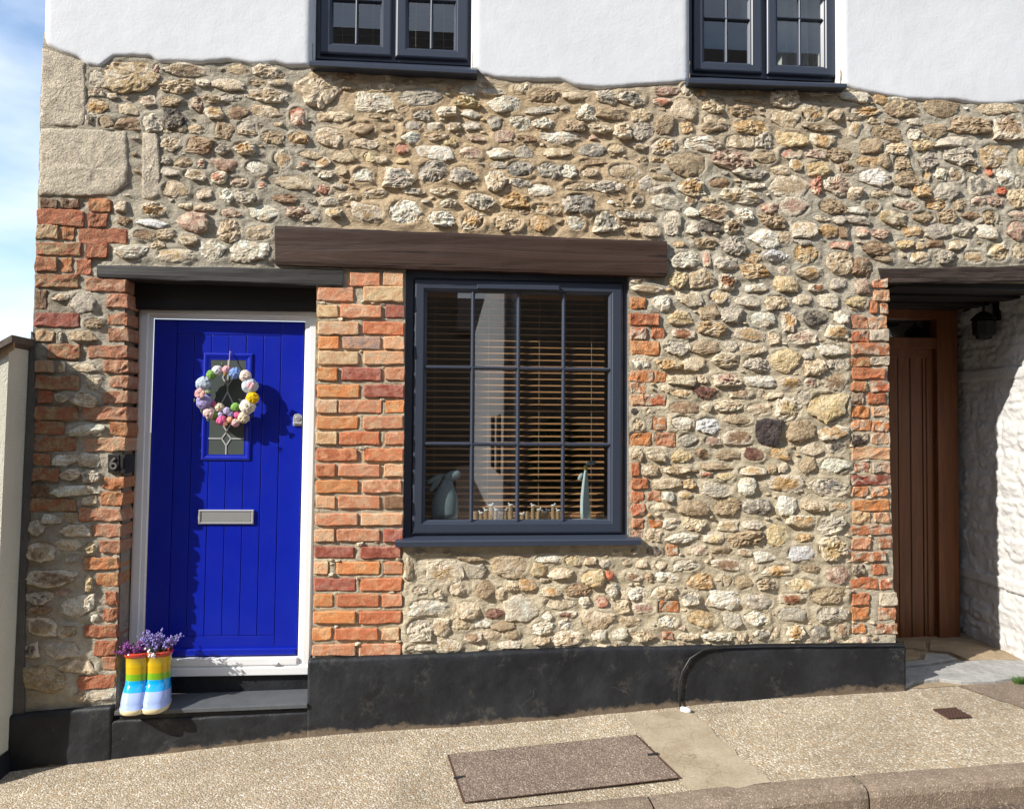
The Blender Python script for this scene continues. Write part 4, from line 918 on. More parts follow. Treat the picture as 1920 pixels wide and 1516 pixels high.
def upper(name, label, x0, x1, mid, zb, s1, s2, sillq, hz):
    w_ = tag(subwin(name, (x0, .06, zb)), label)
    yw = .055
    wring((x0, x1, zb, UWT-.01), (x0+.035, x1-.035, zb+.035, UWT-.045), [(0, yw+.07), (0, yw+.002), (.05, yw), (.9, yw), (1, yw+.004), (1, yw+.04)], 'frame', M_ANTH, w_)
    MB().box(mid-.016, mid+.016, yw+.001, yw+.06, zb+.03, UWT-.04).build('mullion', M_ANTH, w_)
    for (a, b, c, d, e) in (s1, s2):
        ax, bx, cx_, dx = [P(k, 60, yw).x for k in (a, b, c, d)]
        gzb = P((a+b)/2, e, yw).z
        sash(w_, (ax, bx, zb+.022, UWT-.03), (cx_, dx, gzb, UWT-.10), yw-.02, 2, [0, (P((a+b)/2, hz, yw).z-gzb)/(UWT-.1-gzb), .72, 1], .02)
    sill(w_, sillq, -.075, .026, back=zb+.012)
    return w_
upper('upper_window', 'upper window with blinds above the brown beam', uw[0][0], uw[0][1], P(739, 60, .055).x, UWB[0], (601, 735, 625, 713, 84), (742, 877, 767, 851, 93), [(580, 123), (895, 139)], 3)
upper('upper_window', 'upper window with pale curtains above the rubble wall', uw[1][0], uw[1][1], P(1432, 60, .055).x, UWB[1], (1299, 1427, 1320, 1401, 118), (1436, 1567, 1457, 1538, 124), [(1291, 156), (1588, 165)], 38)

# rooms behind the glass
def room(x0, x1, y0, y1, z0, z1, name):
    V = [(x0, y0, z0), (x1, y0, z0), (x1, y1, z0), (x0, y1, z0), (x0, y0, z1), (x1, y0, z1), (x1, y1, z1), (x0, y1, z1)]
    mk(name, V, [(0, 1, 2, 3), (7, 6, 5, 4), (1, 5, 6, 2), (0, 3, 7, 4), (3, 2, 6, 7)], M_ROOM, cottage)
room(-.75, 2.0, .365, 3.4, .15, 2.55, 'living_room')
room(lx+.3, XR-.3, .37, 3.2, 2.75, 4.5, 'bedroom')
zl = P(968, 975, .12).z
bevel(MB().box(ox0-.02, ox1+.02, .085, .36, zl-.03, zl).build('window_board', M_UPVC, gw), .004)

# ------------------------------------------------------------------ porch recess on the right
WX = 3.575; PD = .86                       # whitewashed side wall, depth of the brown door
pz = P(1700, 1200, PD).z
zc = P(1800, 530, .0).z
for i in range(-1, 5):
    y0 = .17+i*.14
    MB().box(P(1652, 600).x+.1, WX+.15, y0, y0+.132, zc-.012-(i % 2)*.014, zc+.08).build('porch_ceiling_board', M_BLACKWOOD, cottage)
beam('inner_porch_beam', [(1640, 575), (1800, 580), (1800, 560), (1640, 556)], PD-.1, PD+.02, M_BLACKWOOD, 20, .004)
MB().prism([(at(PORCH_L, .1)[0]-.06, .30, ZB), (at(PORCH_L, .1)[0]+.0, .30, ZB), (at(PORCH_L, 2.2)[0]+.0, .30, ZE+.1), (at(PORCH_L, 2.2)[0]-.06, .30, ZE+.1)], (0, .7, 0)).build('porch_reveal', M_WHITESTONE, cottage)
MB().prism([(at(PORCH_L, .05)[0]-.05, .151, .3), (at(PORCH_L, .05)[0]-.012, .151, .05), (at(PORCH_L, 2.0)[0]-.004, .151, ZE), (at(PORCH_L, 2.0)[0]-.05, .151, ZE)], (0, .148, 0)).build('porch_reveal', M_WHITESTONE, cottage)
side = empty('whitewashed_wall', (WX, .4, gh(WX, 0)))
tag(side, 'rough whitewashed stone side wall of the recessed passage', 'wall')
def sidewall():
    ys = np.arange(-.02, PD+.12, .010); zs_ = np.arange(-.3, zc+.3, .010)
    Yg, Zg = np.meshgrid(ys, zs_)
    # irregular stones: rounded cells in rough courses
    pts = []
    z = -.3
    while z < zc+.3:
        h = random.uniform(.10, .2); y = -.1+random.uniform(0, .1)
        while y < PD+.2:
            w = random.uniform(.13, .30); pts.append((y+w/2, z+h/2, w, h)); y += w
        z += h
    pts = np.array(pts); best = np.full(Yg.shape, 9.); sec = np.full(Yg.shape, 9.); tone = np.zeros(Yg.shape)
    for (cy, cz, w, h) in pts:
        d = ((np.abs(Yg-cy+.02*fbm(Zg*9, Yg*9, 2))/(w/2))**3+(np.abs(Zg-cz+.02*fbm(Yg*9+4, Zg*9, 2))/(h/2))**3)**(1/3)
        t = random.uniform(.3, 1); m = d < best; sec = np.where(m, best, np.minimum(sec, d)); tone = np.where(m, t, tone); best = np.where(m, d, best)
    bump = np.clip((1.02-best)/.28, 0, 1)*.012*tone
    X = WX-bump-.014*fbm(Yg*6, Zg*7, 3)-.022*np.abs(fbm(Yg*13, Zg*20, 4))-.004*fbm(Yg*40, Zg*40, 3)
    # a painted timber rail let into the wall
    for zr in (P(1850, 1093, .5).z, P(1860, 700, .5).z):
        m = np.abs(Zg-zr-(Yg-.4)*.02) < .036; X = np.where(m, WX-.026, X)
    V = np.stack([X.ravel(), Yg.ravel(), Zg.ravel()], 1); m, n = X.shape; idx = np.arange(m*n).reshape(m, n)
    Fc = np.stack([idx[:-1, :-1].ravel(), idx[1:, :-1].ravel(), idx[1:, 1:].ravel(), idx[:-1, 1:].ravel()], 1)
    mk('stonework', V.tolist(), Fc.tolist(), M_WHITESTONE, side, True)
    MB().box(WX+.004, WX+1.6, -.02, PD+.3, -.3, ZE).build('wall_body', M_WHITESTONE, side)
sidewall()
pdoor = empty('wooden_passage_door', P(1720, 1203, PD)); tag(pdoor, 'brown varnished plank door with small glass transom, deep in the passage', 'door')
def pb(name, x0, y0, x1, y1, d0, d1, mat, bev=.003):
    a, b = P(x0, y1, PD), P(x1, y0, PD); o = MB().box(a.x, b.x, d0, d1, a.z, b.z).build(name, mat, pdoor); bevel(o, bev); return o
pb('door_frame', 1756, 577, 1788, 1204, PD-.035, PD+.05, M_DOORWOOD)
pb('door_frame', 1540, 577, 1570, 1204, PD-.035, PD+.05, M_DOORWOOD)
pb('frame_head', 1571, 577, 1755, 596, PD-.034, PD+.05, M_DOORWOOD)
pb('transom_rail', 1571, 634, 1755, 651, PD-.03, PD+.05, M_DOORWOOD)
pb('top_rail', 1571, 652, 1755, 668, PD+.004, PD+.045, M_DOORWOOD)
pb('stile', 1742, 668.5, 1754, 1200, PD+.004, PD+.045, M_DOORWOOD)
xx = 1572
while xx < 1741:
    pb('board', xx+.5, 668.5, min(xx+22.5, 1741.5), 1200, PD+.012, PD+.045, M_DOORWOOD); xx += 23
mk('pane', [P(1571, 634, PD+.03), P(1755, 634, PD+.03), P(1755, 596, PD+.03), P(1571, 596, PD+.03)], [(0, 1, 2, 3)], M_GLASS, pdoor)
pb('transom_back', 1560, 590, 1765, 640, PD+.10, PD+.12, M_DARK, 0)
pb('door_backing', 1500, 560, 1800, 1230, PD+.13, PD+.3, M_DARK, 0)

# wall lantern under the passage ceiling
lamp = empty('wall_lantern', P(1840, 600, .42)); tag(lamp, 'black lantern with hook bracket on the whitewashed passage wall', 'lamp')
lc = P(1841, 612, .52); lc.x = WX-.105
def lathe(prof, c, n=8, ph=0):
    V = []; Fc = []
    for r, z in prof:
        for k in range(n): t = 2*math.pi*k/n+ph; V.append((c.x+r*math.cos(t), c.y+r*math.sin(t), c.z+z))
    for i in range(len(prof)-1):
        for k in range(n): Fc.append((i*n+k, i*n+(k+1) % n, (i+1)*n+(k+1) % n, (i+1)*n+k))
    Fc += [tuple(reversed(range(n))), tuple(range((len(prof)-1)*n, len(prof)*n))]
    return MB().add(V, Fc)
lathe([(.02, -.085), (.045, -.08), (.05, -.06), (.066, -.055), (.070, .03), (.055, .045)], lc, 8, .39).build('lantern_body', M_BLACK, lamp)
lathe([(.078, .042), (.074, .052), (.04, .085), (.012, .10)], lc, 8, .39).build('lantern_cap', M_BLACK, lamp)
MB().tube([lc+Vector((0, 0, .095)), lc+Vector((.0, 0, .15)), lc+Vector((.04, 0, .175)), lc+Vector((.09, 0, .16)), lc+Vector((.105, 0, .12))], .008).build('bracket', M_BLACK, lamp)
MB().box(lc.x+.085, WX+.02, lc.y-.03, lc.y+.03, lc.z+.04, lc.z+.16).build('back_plate', M_BLACK, lamp)
MB().tube([lc+Vector((.1, .0, .15)), lc+Vector((.098, .08, .17)), lc+Vector((.096, .2, .165)), lc+Vector((.096, .33, .15))], .006).build('cable', M_BLACK, lamp)

# ------------------------------------------------------------------ ground
def sheet(name, xs, ys, zoff, mat, und=.0, kind='structure', zf=None):
    V = []; 
    for y in ys:
        for x in xs: V.append((x, y, (zf or gh)(x, y)+zoff+und*float(fbm(x*2.1, y*2.1, 3))))
    n = len(xs); Fc = [(j*n+i, j*n+i+1, (j+1)*n+i+1, (j+1)*n+i) for j in range(len(ys)-1) for i in range(n-1)]
    o = mk(name, V, Fc, mat, None, True); o['kind'] = kind; return o
k0 = [G(1280, 1491), G(1920, 1423)]
KY = (k0[0].y+k0[1].y)/2
print('kerb inner y', k0[0].y, k0[1].y)
KW = .135; KH = .10
pav = sheet('pavement', np.arange(-3.2, 6.2, .06), np.linspace(KY, .34, 40), 0, M_PAVE, .006)
def road_h(x, y): return gh(x, KY-KW)-KH+.01*(y-KY+KW)
sheet('road', np.linspace(-60, 60, 241), np.concatenate([np.linspace(-45, -6, 12), np.linspace(-5.4, KY-KW+.03, 24)]), 0, M_ROAD, .004, zf=lambda x, y: road_h(x, max(y, -3.4)))
sheet('ground', np.linspace(-200, 200, 9), np.linspace(-200, 260, 9), 0, M_ROAD, zf=lambda x, y: -1.2)
kerb = empty('kerb', (0, KY, gh(0, KY))); kerb['kind'] = 'structure'
jx = G(1608, 1460).x
xs_ = [jx+.914*k for k in range(-5, 5)]
for a, b in zip(xs_[:-1], xs_[1:]):
    a += .005; b -= .005; V = []; n = 24
    prof = [(KY+.0, -.25), (KY-.001, .003), (KY-.03, .005), (KY-.085, .003), (KY-KW+.035, -.001), (KY-KW+.012, -.010), (KY-KW, -.034), (KY-KW-.012, -.30)]
    for i in range(n+1):
        x = lerp(a, b, i/n); e = .006 if i in (0, n) else 0
        for y, z in prof: V.append((x, y+.004*float(fbm(x*8, z*20+y*9, 2))+(e if y < KY-.1 else 0), gh(x, KY)+z-e*.6+.003*float(fbm(x*9, y*9, 2))))
    m = len(prof); Fc = [(i*m+k, i*m+k+1, (i+1)*m+k+1, (i+1)*m+k) for i in range(n) for k in range(m-1)]+[tuple(range(m)), tuple(range(n*m+m-1, n*m-1, -1))]
    mk('kerb_stone', V, Fc, M_KERB, kerb, False)
def gpoly(name, pts, lift, mat, parent=None, th=.02, sub=0):
    q = [G(*p) for p in pts]; q = [Vector((p.x, p.y, gh(p.x, p.y)+lift)) for p in q]
    return MB().prism(q, (0, 0, -th)).build(name, mat, parent)
def patchy(name, pts, lift, mat, jit_=.012):
    q = []
    for i in range(len(pts)):
        a, b = G(*pts[i]), G(*pts[(i+1) % len(pts)]); m = max(1, int((b-a).length/.07))
        for j in range(m):
            p = a.lerp(b, j/m); q.append((p.x+random.uniform(-jit_, jit_), p.y+random.uniform(-jit_, jit_)))
    c = Vector((sum(p[0] for p in q)/len(q), sum(p[1] for p in q)/len(q)))
    V = [(c.x+(p[0]-c.x)*f, c.y+(p[1]-c.y)*f) for f in (1, .66, .33) for p in q]+[(c.x, c.y)]
    n = len(q); V = [(x, y, gh(x, y)+lift+.006*float(fbm(x*2.1, y*2.1, 3))) for x, y in V]
    Fc = [(r*n+i, r*n+(i+1) % n, (r+1)*n+(i+1) % n, (r+1)*n+i) for r in (0, 1) for i in range(n)]+[(2*n+i, 2*n+(i+1) % n, 3*n) for i in range(n)]
    return mk(name, V, [tuple(reversed(f)) if False else f for f in Fc], mat, None, True)
o = patchy('concrete_patch', [(1172, 1340), (1270, 1334), (1300, 1340), (1372, 1405), (1448, 1470), (1300, 1488), (1278, 1462), (1212, 1396)], .005, M_CONC); o['kind'] = 'structure'
o = patchy('tarmac_patch', [(1796, 1286), (1990, 1268), (2100, 1330), (1960, 1342), (1868, 1310)], .005, M_KERB, .006); o['kind'] = 'structure'
# service cover
cover = empty('service_cover', G(1055, 1440)); tag(cover, 'recessed rectangular pavement access cover with steel rim', 'manhole cover')
cq = [(838, 1417), (1194, 1380), (1278, 1461), (868, 1508)]
gq = [G(*p) for p in cq]
cc = sum(gq, Vector())/4
def inset(pts, d):
    c = sum(pts, Vector())/len(pts); return [p+(c-p).normalized()*d for p in pts]
def lift(pts, h): return [Vector((p.x, p.y, gh(p.x, p.y)+h)) for p in pts]
oq, iq = lift(gq, .009), lift(inset(gq, .012), .009)
V = oq+iq; mk('rim', V, [(i, (i+1) % 4, 4+(i+1) % 4, 4+i) for i in range(4)], M_RUST, cover)
q = lift(inset(gq, .012), .010); mk('infill', q, [(0, 1, 2, 3)][::-1], M_COVER, cover)
for pq in ([(850, 1461), (872, 1457), (872, 1461), (851, 1465)], [(1213, 1417), (1234, 1414), (1235, 1418), (1215, 1421)]):
    mk('key_hole', lift([G(*p) for p in pq], .0125), [(0, 1, 2, 3)], M_DARK, cover)
mk('name_plate', lift([G(*p) for p in [(1020, 1435), (1065, 1431), (1067, 1438), (1022, 1442)]], .0125), [(0, 1, 2, 3)], M_METAL, cover)
# small iron grating
gr = empty('drain_grating', G(1785, 1339)); tag(gr, 'small rusty iron drain grating set in the pavement', 'drain')
dq = lift([G(*p) for p in [(1749, 1332), (1793, 1329), (1824, 1346), (1778, 1349)]], .010)
mk('well', lift(dq, .0075), [(0, 1, 2, 3)], M_DARK, gr)
for i in range(7):
    a, b = i/7+.012, (i+.5)/7
    l0, l1, r0_, r1_ = dq[0].lerp(dq[1], a), dq[0].lerp(dq[1], b), dq[3].lerp(dq[2], a), dq[3].lerp(dq[2], b)
    MB().prism([l0, l1, r1_, r0_], (0, 0, -.006)).build('bar', M_RUST, gr)
for i in range(4):
    a, b = i/4+.02*i, i/4+.05+.02*i
    MB().prism([dq[0].lerp(dq[3], a)+Vector((0, 0, .0012)), dq[1].lerp(dq[2], a)+Vector((0, 0, .0012)), dq[1].lerp(dq[2], b)+Vector((0, 0, .0012)), dq[0].lerp(dq[3], b)+Vector((0, 0, .0012))], (0, 0, -.006)).build('cross_bar', M_RUST, gr)
# passage floor: uneven flagstones
pf = sheet('passage_floor', np.arange(at(PORCH_L, .2)[0]-.1, WX+.3, .06), np.linspace(-.02, PD+.1, 16), .002, M_FLAG2, .004)
flags = [([(1694, 1292), (1712, 1283), (1760, 1278), (1802, 1283), (1868, 1282), (2010, 1262), (1990, 1244), (1912, 1243), (1860, 1241), (1800, 1243), (1740, 1253), (1694, 1257)], M_FLAG), ([(1694, 1254), (1735, 1250), (1796, 1240), (1776, 1230), (1735, 1229), (1730, 1240), (1694, 1246)], M_FLAG),
         ([(1694, 1244), (1726, 1238), (1728, 1228), (1712, 1222), (1694, 1222)], M_FLAG2), ([(1812, 1240), (1905, 1240), (1880, 1232), (1840, 1216), (1800, 1206), (1742, 1205), (1740, 1222), (1780, 1228)], M_FLAG2), ([(1692, 1218), (1736, 1222), (1736, 1205), (1692, 1206)], M_FLAG2)]
for pts, m_ in flags:
    q = [G(*p) for p in pts]; q = [Vector((min(p.x, WX-.01), p.y, gh(p.x, p.y)+.020+random.uniform(-.003, .003))) for p in inset(q, .006)]
    o = MB().prism(q, (0, 0, -.03)).build('flagstone', m_, pf); bevel(o, .006)

# ------------------------------------------------------------------ neighbouring outbuilding on the left, standing forward of the house
nb = empty('cream_outbuilding', P(0, 1440, -.1)); tag(nb, 'low cream roughcast outbuilding with sloping tiled verge, left of the cottage', 'outbuilding')
NY = -.19
e0, e1 = P(15, 700, NY), P(-22, 1450, NY)
top_r = P(14, 650, NY); top_l = P(-700, 1040, NY)
e1.z = -.6
def nbwall():
    xr = lambda z: lerp(e0.x, e1.x, (e0.z-z)/(e0.z-e1.z))
    p = [Vector((top_l.x, NY, -.6)), Vector((xr(-.6), NY, -.6)), Vector((xr(top_r.z), NY, top_r.z)), top_l]
    bk_ = [Vector((q.x+(.085 if i in (1, 2) else 0), .0+(1.4 if i in (0, 3) else .03), q.z)) for i, q in enumerate(p)]
    # front, right return (runs back to the cottage)
    V = p+[Vector((p[1].x+.0, .04, p[1].z)), Vector((p[2].x+.0, .04, p[2].z))]
    mk('wall', V, [(0, 1, 2, 3), (1, 4, 5, 2)], M_ROUGHCAST, nb)
    for a, b, d0, d1, m_, nm in ((0, .035, NY-.03, .03, M_TILE, 'roof'), (-.035, 0, NY-.012, NY, M_DRIFT, 'verge_board')):
        r1 = top_r+Vector((.035, 0, .022)); l1 = top_l
        q = [Vector((l1.x, d0, l1.z+a)), Vector((r1.x, d0, r1.z+a)), Vector((r1.x, d0, r1.z+b)), Vector((l1.x, d0, l1.z+b))]
        MB().prism(q, (0, d1-d0 if nm != 'roof' else 1.6, 0)).build(nm, m_, nb)
    zf = lambda x: gh(x, NY)
    MB().prism([(top_l.x, NY-.012, -.6), (e1.x+.06, NY-.012, -.6), (xr(P(10, 1428, NY).z)+.006, NY-.012, P(10, 1428, NY).z), (top_l.x, NY-.012, P(10, 1428, NY).z-.1)], (0, .2, 0)).build('plinth', M_PLINTH, nb)
    # tarred fillet in the corner against the house
    fl = [(lambda p_: Vector((p_.x, -.004, p_.z)))(P(LE(y)+dx, y, 0)) for y, dx in ((622, 2), (1436, -2), (1436, 22), (1100, 18), (800, 24), (640, 12))]
    mk('corner_fillet', [Vector((p_.x, -.016, p_.z)) for p_ in fl]+[Vector((p_.x, .02, p_.z)) for p_ in fl], [(0, 1, 2, 3, 4, 5)]+[(i, i+6, (i+1) % 6+6, (i+1) % 6) for i in range(6)], M_TAR, nb)
nbwall()

# ------------------------------------------------------------------ house opposite: seen only mirrored in the panes, shades the far side of the street
op = empty('house_opposite', (0, -5.6, gh(0, -1.1)-.1)); tag(op, 'house across the street mirrored faintly in the window panes', 'house')
M_OPW = plain('opposite_stone', (.20, .155, .11), .9, 0, 6, .4, 20, .8, .03)
OY = -5.5
MB().box(-9, .10, OY-2.2, OY, -.9, 4.6).build('wall', M_OPW, op)
MB().prism([(-9.2, OY+.25, 4.45), (.22, OY+.25, 4.45), (.22, OY+.25, 4.6), (-9.2, OY+.25, 4.6)], (0, -2.5, 3.2)).build('roof', M_TILE, op)
op2 = empty('white_house_opposite', (1.5, OY, gh(1.5, -1.1)-.1)); tag(op2, 'white sided house across the street, its lit side wall mirrored in the second pane column', 'house')
MB().box(.86, 9, OY-15, OY, -.9, 4.6).build('wall', M_OPW, op2)
MB().box(.83, .857, OY-15, OY+.03, -.9, 4.6).build('white_side_wall', M_RENDER, op2)
MB().prism([(.7, OY+.25, 4.45), (9.2, OY+.25, 4.45), (9.2, OY+.25, 4.6), (.7, OY+.25, 4.6)], (0, -3.4, 3.6)).build('roof', M_TILE, op2)
for k in range(3): bevel(MB().box(.80, .84, OY-1.4-k*1.7, OY-.7-k*1.7, -.3 if k == 0 else .8, 1.75).build('window' if k else 'door', M_DARK if k else M_UPVC, op2), .01)
for x, pp in ((-3.2, op), (-1.7, op), (2.2, op2), (3.9, op2)):
    for z in (.7, 2.9):
        bevel(MB().box(x, x+.8, OY-.02, OY+.03, z, z+1.1).build('window', M_DARK, pp), .005)
bh = empty('brown_house_behind', (0, -34, -1)); tag(bh, 'brown house at the end of the alley opposite, mirrored in the panes', 'house')
MB().box(-14, 14, -38, -34, -1.1, 6.2).build('wall', M_OPW, bh); MB().prism([(-14.3, -33.7, 6.1), (14.3, -33.7, 6.1), (14.3, -33.7, 6.3), (-14.3, -33.7, 6.3)], (0, -2.4, 2.0)).build('roof', M_TILE, bh)
M_LEAF = plain('leaf_green', (.05, .10, .025), .6, 0, 20, .4)
def leaves(c, r, n, size, mat, name, parent):
    V = []; Fc = []
    for i in range(n):
        d = Vector((random.gauss(0, 1), random.gauss(0, 1), random.gauss(0, 1))).normalized()*random.random()**.4
        p = Vector((c[0]+d.x*r[0], c[1]+d.y*r[1], c[2]+d.z*r[2])); a = Vector((random.uniform(-1, 1), random.uniform(-1, 1), random.uniform(-1, 1))).normalized()*size; b = a.orthogonal().normalized()*size*.5
        k = len(V); V += [p-a, p+b, p+a, p-b]; Fc.append((k, k+1, k+2, k+3))
    return mk(name, V, Fc, mat, parent)
sh = empty('potted_shrub', (1.35, -5.1, gh(1.3, -1.2)-.1)); tag(sh, 'leafy shrub across the street mirrored in the window panes', 'shrub')
leaves((1.35, -5.1, 1.15), (.42, .3, .55), 900, .05, M_LEAF, 'crown', sh); MB().tube([(1.35, -5.1, -.15), (1.35, -5.1, .9)], .03).build('stem', M_DRIFT, sh)

# ------------------------------------------------------------------ blinds and curtains
def blind(x0, x1, z0, z1, y, pitch, label, mat, cords, tilt=.30, w=.026):
    b = empty('venetian_blind', ((x0+x1)/2, y, z1)); tag(b, label, 'blind')
    me = None; n = int((z1-z0)/pitch)
    for i in range(n):
        z = z0+(i+.6)*pitch
        if me is None:
            m = MB(); m.prism([(x0, -w*.5, -tilt*w*.5-.0014), (x1, -w*.5, -tilt*w*.5-.0014), (x1, -w*.5, -tilt*w*.5+.0014), (x0, -w*.5, -tilt*w*.5+.0014)], (0, w, tilt*w))
            o = m.build('slat', mat, b); me = o.data
        else: o = link('slat', me, b)
        o.location = Vector((0, y, z))-b.location
    for x in cords:
        MB().tube([(x, y-w*.5-.0015, z0), (x, y-w*.5-.0015, z1)], .0011, 5).build('ladder_cord', M_CORD, b)
    MB().box(x0, x1, y-.022, y+.022, z1-.03, z1).build('head_rail', mat, b)
    bevel(MB().box(x0, x1, y-.016, y+.016, z0-.004, z0+.012).build('bottom_rail', mat, b), .003)
    return b
M_CORD = plain('blind_cord', (.45, .36, .25), .8)
blind(vx0-.01, vx1+.01, zl+.012, vz1+.03, .20, .0365, 'brown wooden venetian blind behind the ground floor window', M_SLAT, [P(x, 760, .2).x for x in (815, 915, 1010, 1108)])
M_SLAT2 = wood_mat('dark_blind_slat', (.05, .03, .02), (.09, .055, .035), .5, 0, 5, .1)
blind(uw[0][0]+.05, uw[0][1]-.05, UWB[0]+.05, UWT-.06, .20, .045, 'dark venetian blind behind the upper window above the brown beam', M_SLAT2, [P(x, 60, .2).x for x in (643, 700, 780, 832)])
cur = empty('curtain', (P(1500, 100, .25).x, .25, UWB[1]+.02)); tag(cur, 'pale grey curtain hanging behind the right upper window', 'curtain')
def curtain(x0, x1, y, z0, z1, name, par, folds, amp):
    n = folds*10; V = []; Fc = []
    for i in range(n+1):
        x = lerp(x0, x1, i/n); yy = y+amp*math.sin(i/n*folds*6.283)+amp*.4*math.sin(i/n*folds*2.7)
        for k in range(5): V.append((x+.006*math.sin(k+i), yy*(1)+0.004*k, lerp(z0, z1, k/4)))
    for i in range(n):
        for k in range(4): Fc.append((i*5+k, (i+1)*5+k, (i+1)*5+k+1, i*5+k+1))
    mk(name, V, Fc, M_CURTAIN, par, True)
curtain(P(1452, 60, .2).x, P(1545, 60, .2).x, .22, UWB[1]+.03, UWT-.05, 'drape', cur, 4, .03)
curtain(P(1393, 0, .2).x, P(1412, 0, .2).x, .24, P(1400, 35, .2).z, UWT-.05, 'gathered_edge', cur, 1, .02)

# ------------------------------------------------------------------ wreath on the door
wc = dmap(425, 742, 0.0); WYd = DLF-.045
def wp(X, Y, d): return P(340+X/4.211, 640+Y/4.211, d)
wr = empty('pompom_wreath', wp(365, 190, WYd)); tag(wr, 'round wreath of pastel pompoms hanging on the blue door', 'wreath')
c0 = wp(362, 428, WYd); sw = pxs(425, 742, WYd)/4.211
M_TWIG = wood_mat('twig', (.20, .11, .05), (.34, .20, .10), .8, 0, 12, .3)
for k in range(3):
    pts = [c0+Vector((math.cos(t)*(205+8*math.sin(3*t+k*2))*sw, .008*math.cos(5*t+k*2), math.sin(t)*(205+8*math.sin(3*t+k*2))*sw)) for t in np.linspace(0, 6.283, 49)]
    MB().tube(pts, .007, 7, cap=False).build('twig_ring', M_TWIG, wr, True)
PC = {}
def pcol(c):
    if c not in PC: PC[c] = plain('pompom_wool_%d' % len(PC), c, .95, 0, 160, .3, 210, 1.0, .006, .1)
    return PC[c]
wht, lil, grn, pbl, pnk, lav, mag, crm, yel, blu, hot, org = (.72, .70, .74), (.52, .45, .68), (.22, .42, .10), (.50, .58, .66), (.80, .42, .45), (.38, .33, .60), (.72, .13, .30), (.72, .62, .44), (.85, .50, .02), (.22, .34, .68), (.78, .17, .36), (.80, .42, .24)
POM = [(285, 228, 40, wht), (236, 264, 38, grn), (175, 335, 56, pbl), (150, 412, 42, pnk), (180, 478, 60, lav), (255, 495, 24, mag), (300, 520, 38, crm), (222, 563, 46, (.78, .55, .50)), (264, 579, 30, grn), (318, 620, 42, hot), (360, 548, 30, lil), (390, 572, 27, lav), (385, 618, 25, org),
       (428, 518, 36, grn), (442, 580, 30, hot), (428, 642, 32, pnk), (490, 600, 46, crm), (522, 515, 60, (.74, .68, .60)), (562, 447, 50, yel), (543, 352, 62, pbl), (503, 272, 46, (.78, .66, .58)), (422, 250, 45, blu), (356, 222, 32, pnk), (350, 250, 18, (.5, .3, .08)), (215, 290, 22, lil), (310, 575, 22, lil), (205, 395, 24, (.5, .6, .3)), (345, 645, 24, org)]
def pompom(c, r, mat, par):
    bm = bmesh.new(); bmesh.ops.create_icosphere(bm, subdivisions=3, radius=1)
    off = random.random()*30
    for v in bm.verts:
        d = v.co.normalized(); n = float(fbm(d.x*5+off, d.z*5+d.y*3.3, 3)); v.co = d*(1+.16*n+random.uniform(-.06, .06))*r; v.co.y *= .8
    me = bpy.data.meshes.new('pompom'); bm.to_mesh(me); bm.free(); me.materials.append(mat)
    o = link('pompom', me, par); o.location = Vector(c)-par.location; return o
for X, Y, r, c in POM: pompom(wp(X, Y, WYd-.012-random.uniform(0, .012)), r*sw*1.02, pcol(c), wr)
def petals(X, Y, r, col, n, name):
    m = MB(); c = wp(X, Y, WYd-.062)
    for i in range(n):
        t = 6.283*i/n+.3; q = Vector((math.cos(t)*r*.55*sw, 0, math.sin(t)*r*.55*sw)); m.ell(c+q, (r*.5*sw, .004, r*.5*sw), 10, 6)
    m.build(name, pcol(col), wr, True)
petals(148, 410, 40, (.82, .45, .42), 5, 'felt_flower'); petals(545, 345, 34, (.85, .45, .50), 4, 'felt_flower'); petals(528, 518, 26, (.45, .40, .30), 3, 'felt_flower'); petals(432, 628, 18, (.65, .75, .5), 3, 'felt_flower')
for X, Y, a in ((603, 500, .4), (556, 588, .9), (210, 622, 2.4), (160, 552, 2.0), (105, 465, 1.6), (322, 178, 1.4)):
    m = MB(); m.ell(wp(X, Y, WYd-.005), (.012, .002, .006), 8, 5, rot=Matrix.Rotation(-a, 3, 'Y')); m.build('leaf', M_LEAF, wr, True)
MB().tube([wp(383, 78, DLF-.018), wp(381, 130, DLF-.022), wp(378, 190, WYd)], .0022, 6).build('hanging_string', pcol((.60, .36, .18)), wr)
MB().tube([wp(383, 78, DLF-.018), wp(392, 80, DLF-.012), wp(390, 90, DLF-.01)], .0022, 6).build('hook', M_CHROME, wr)

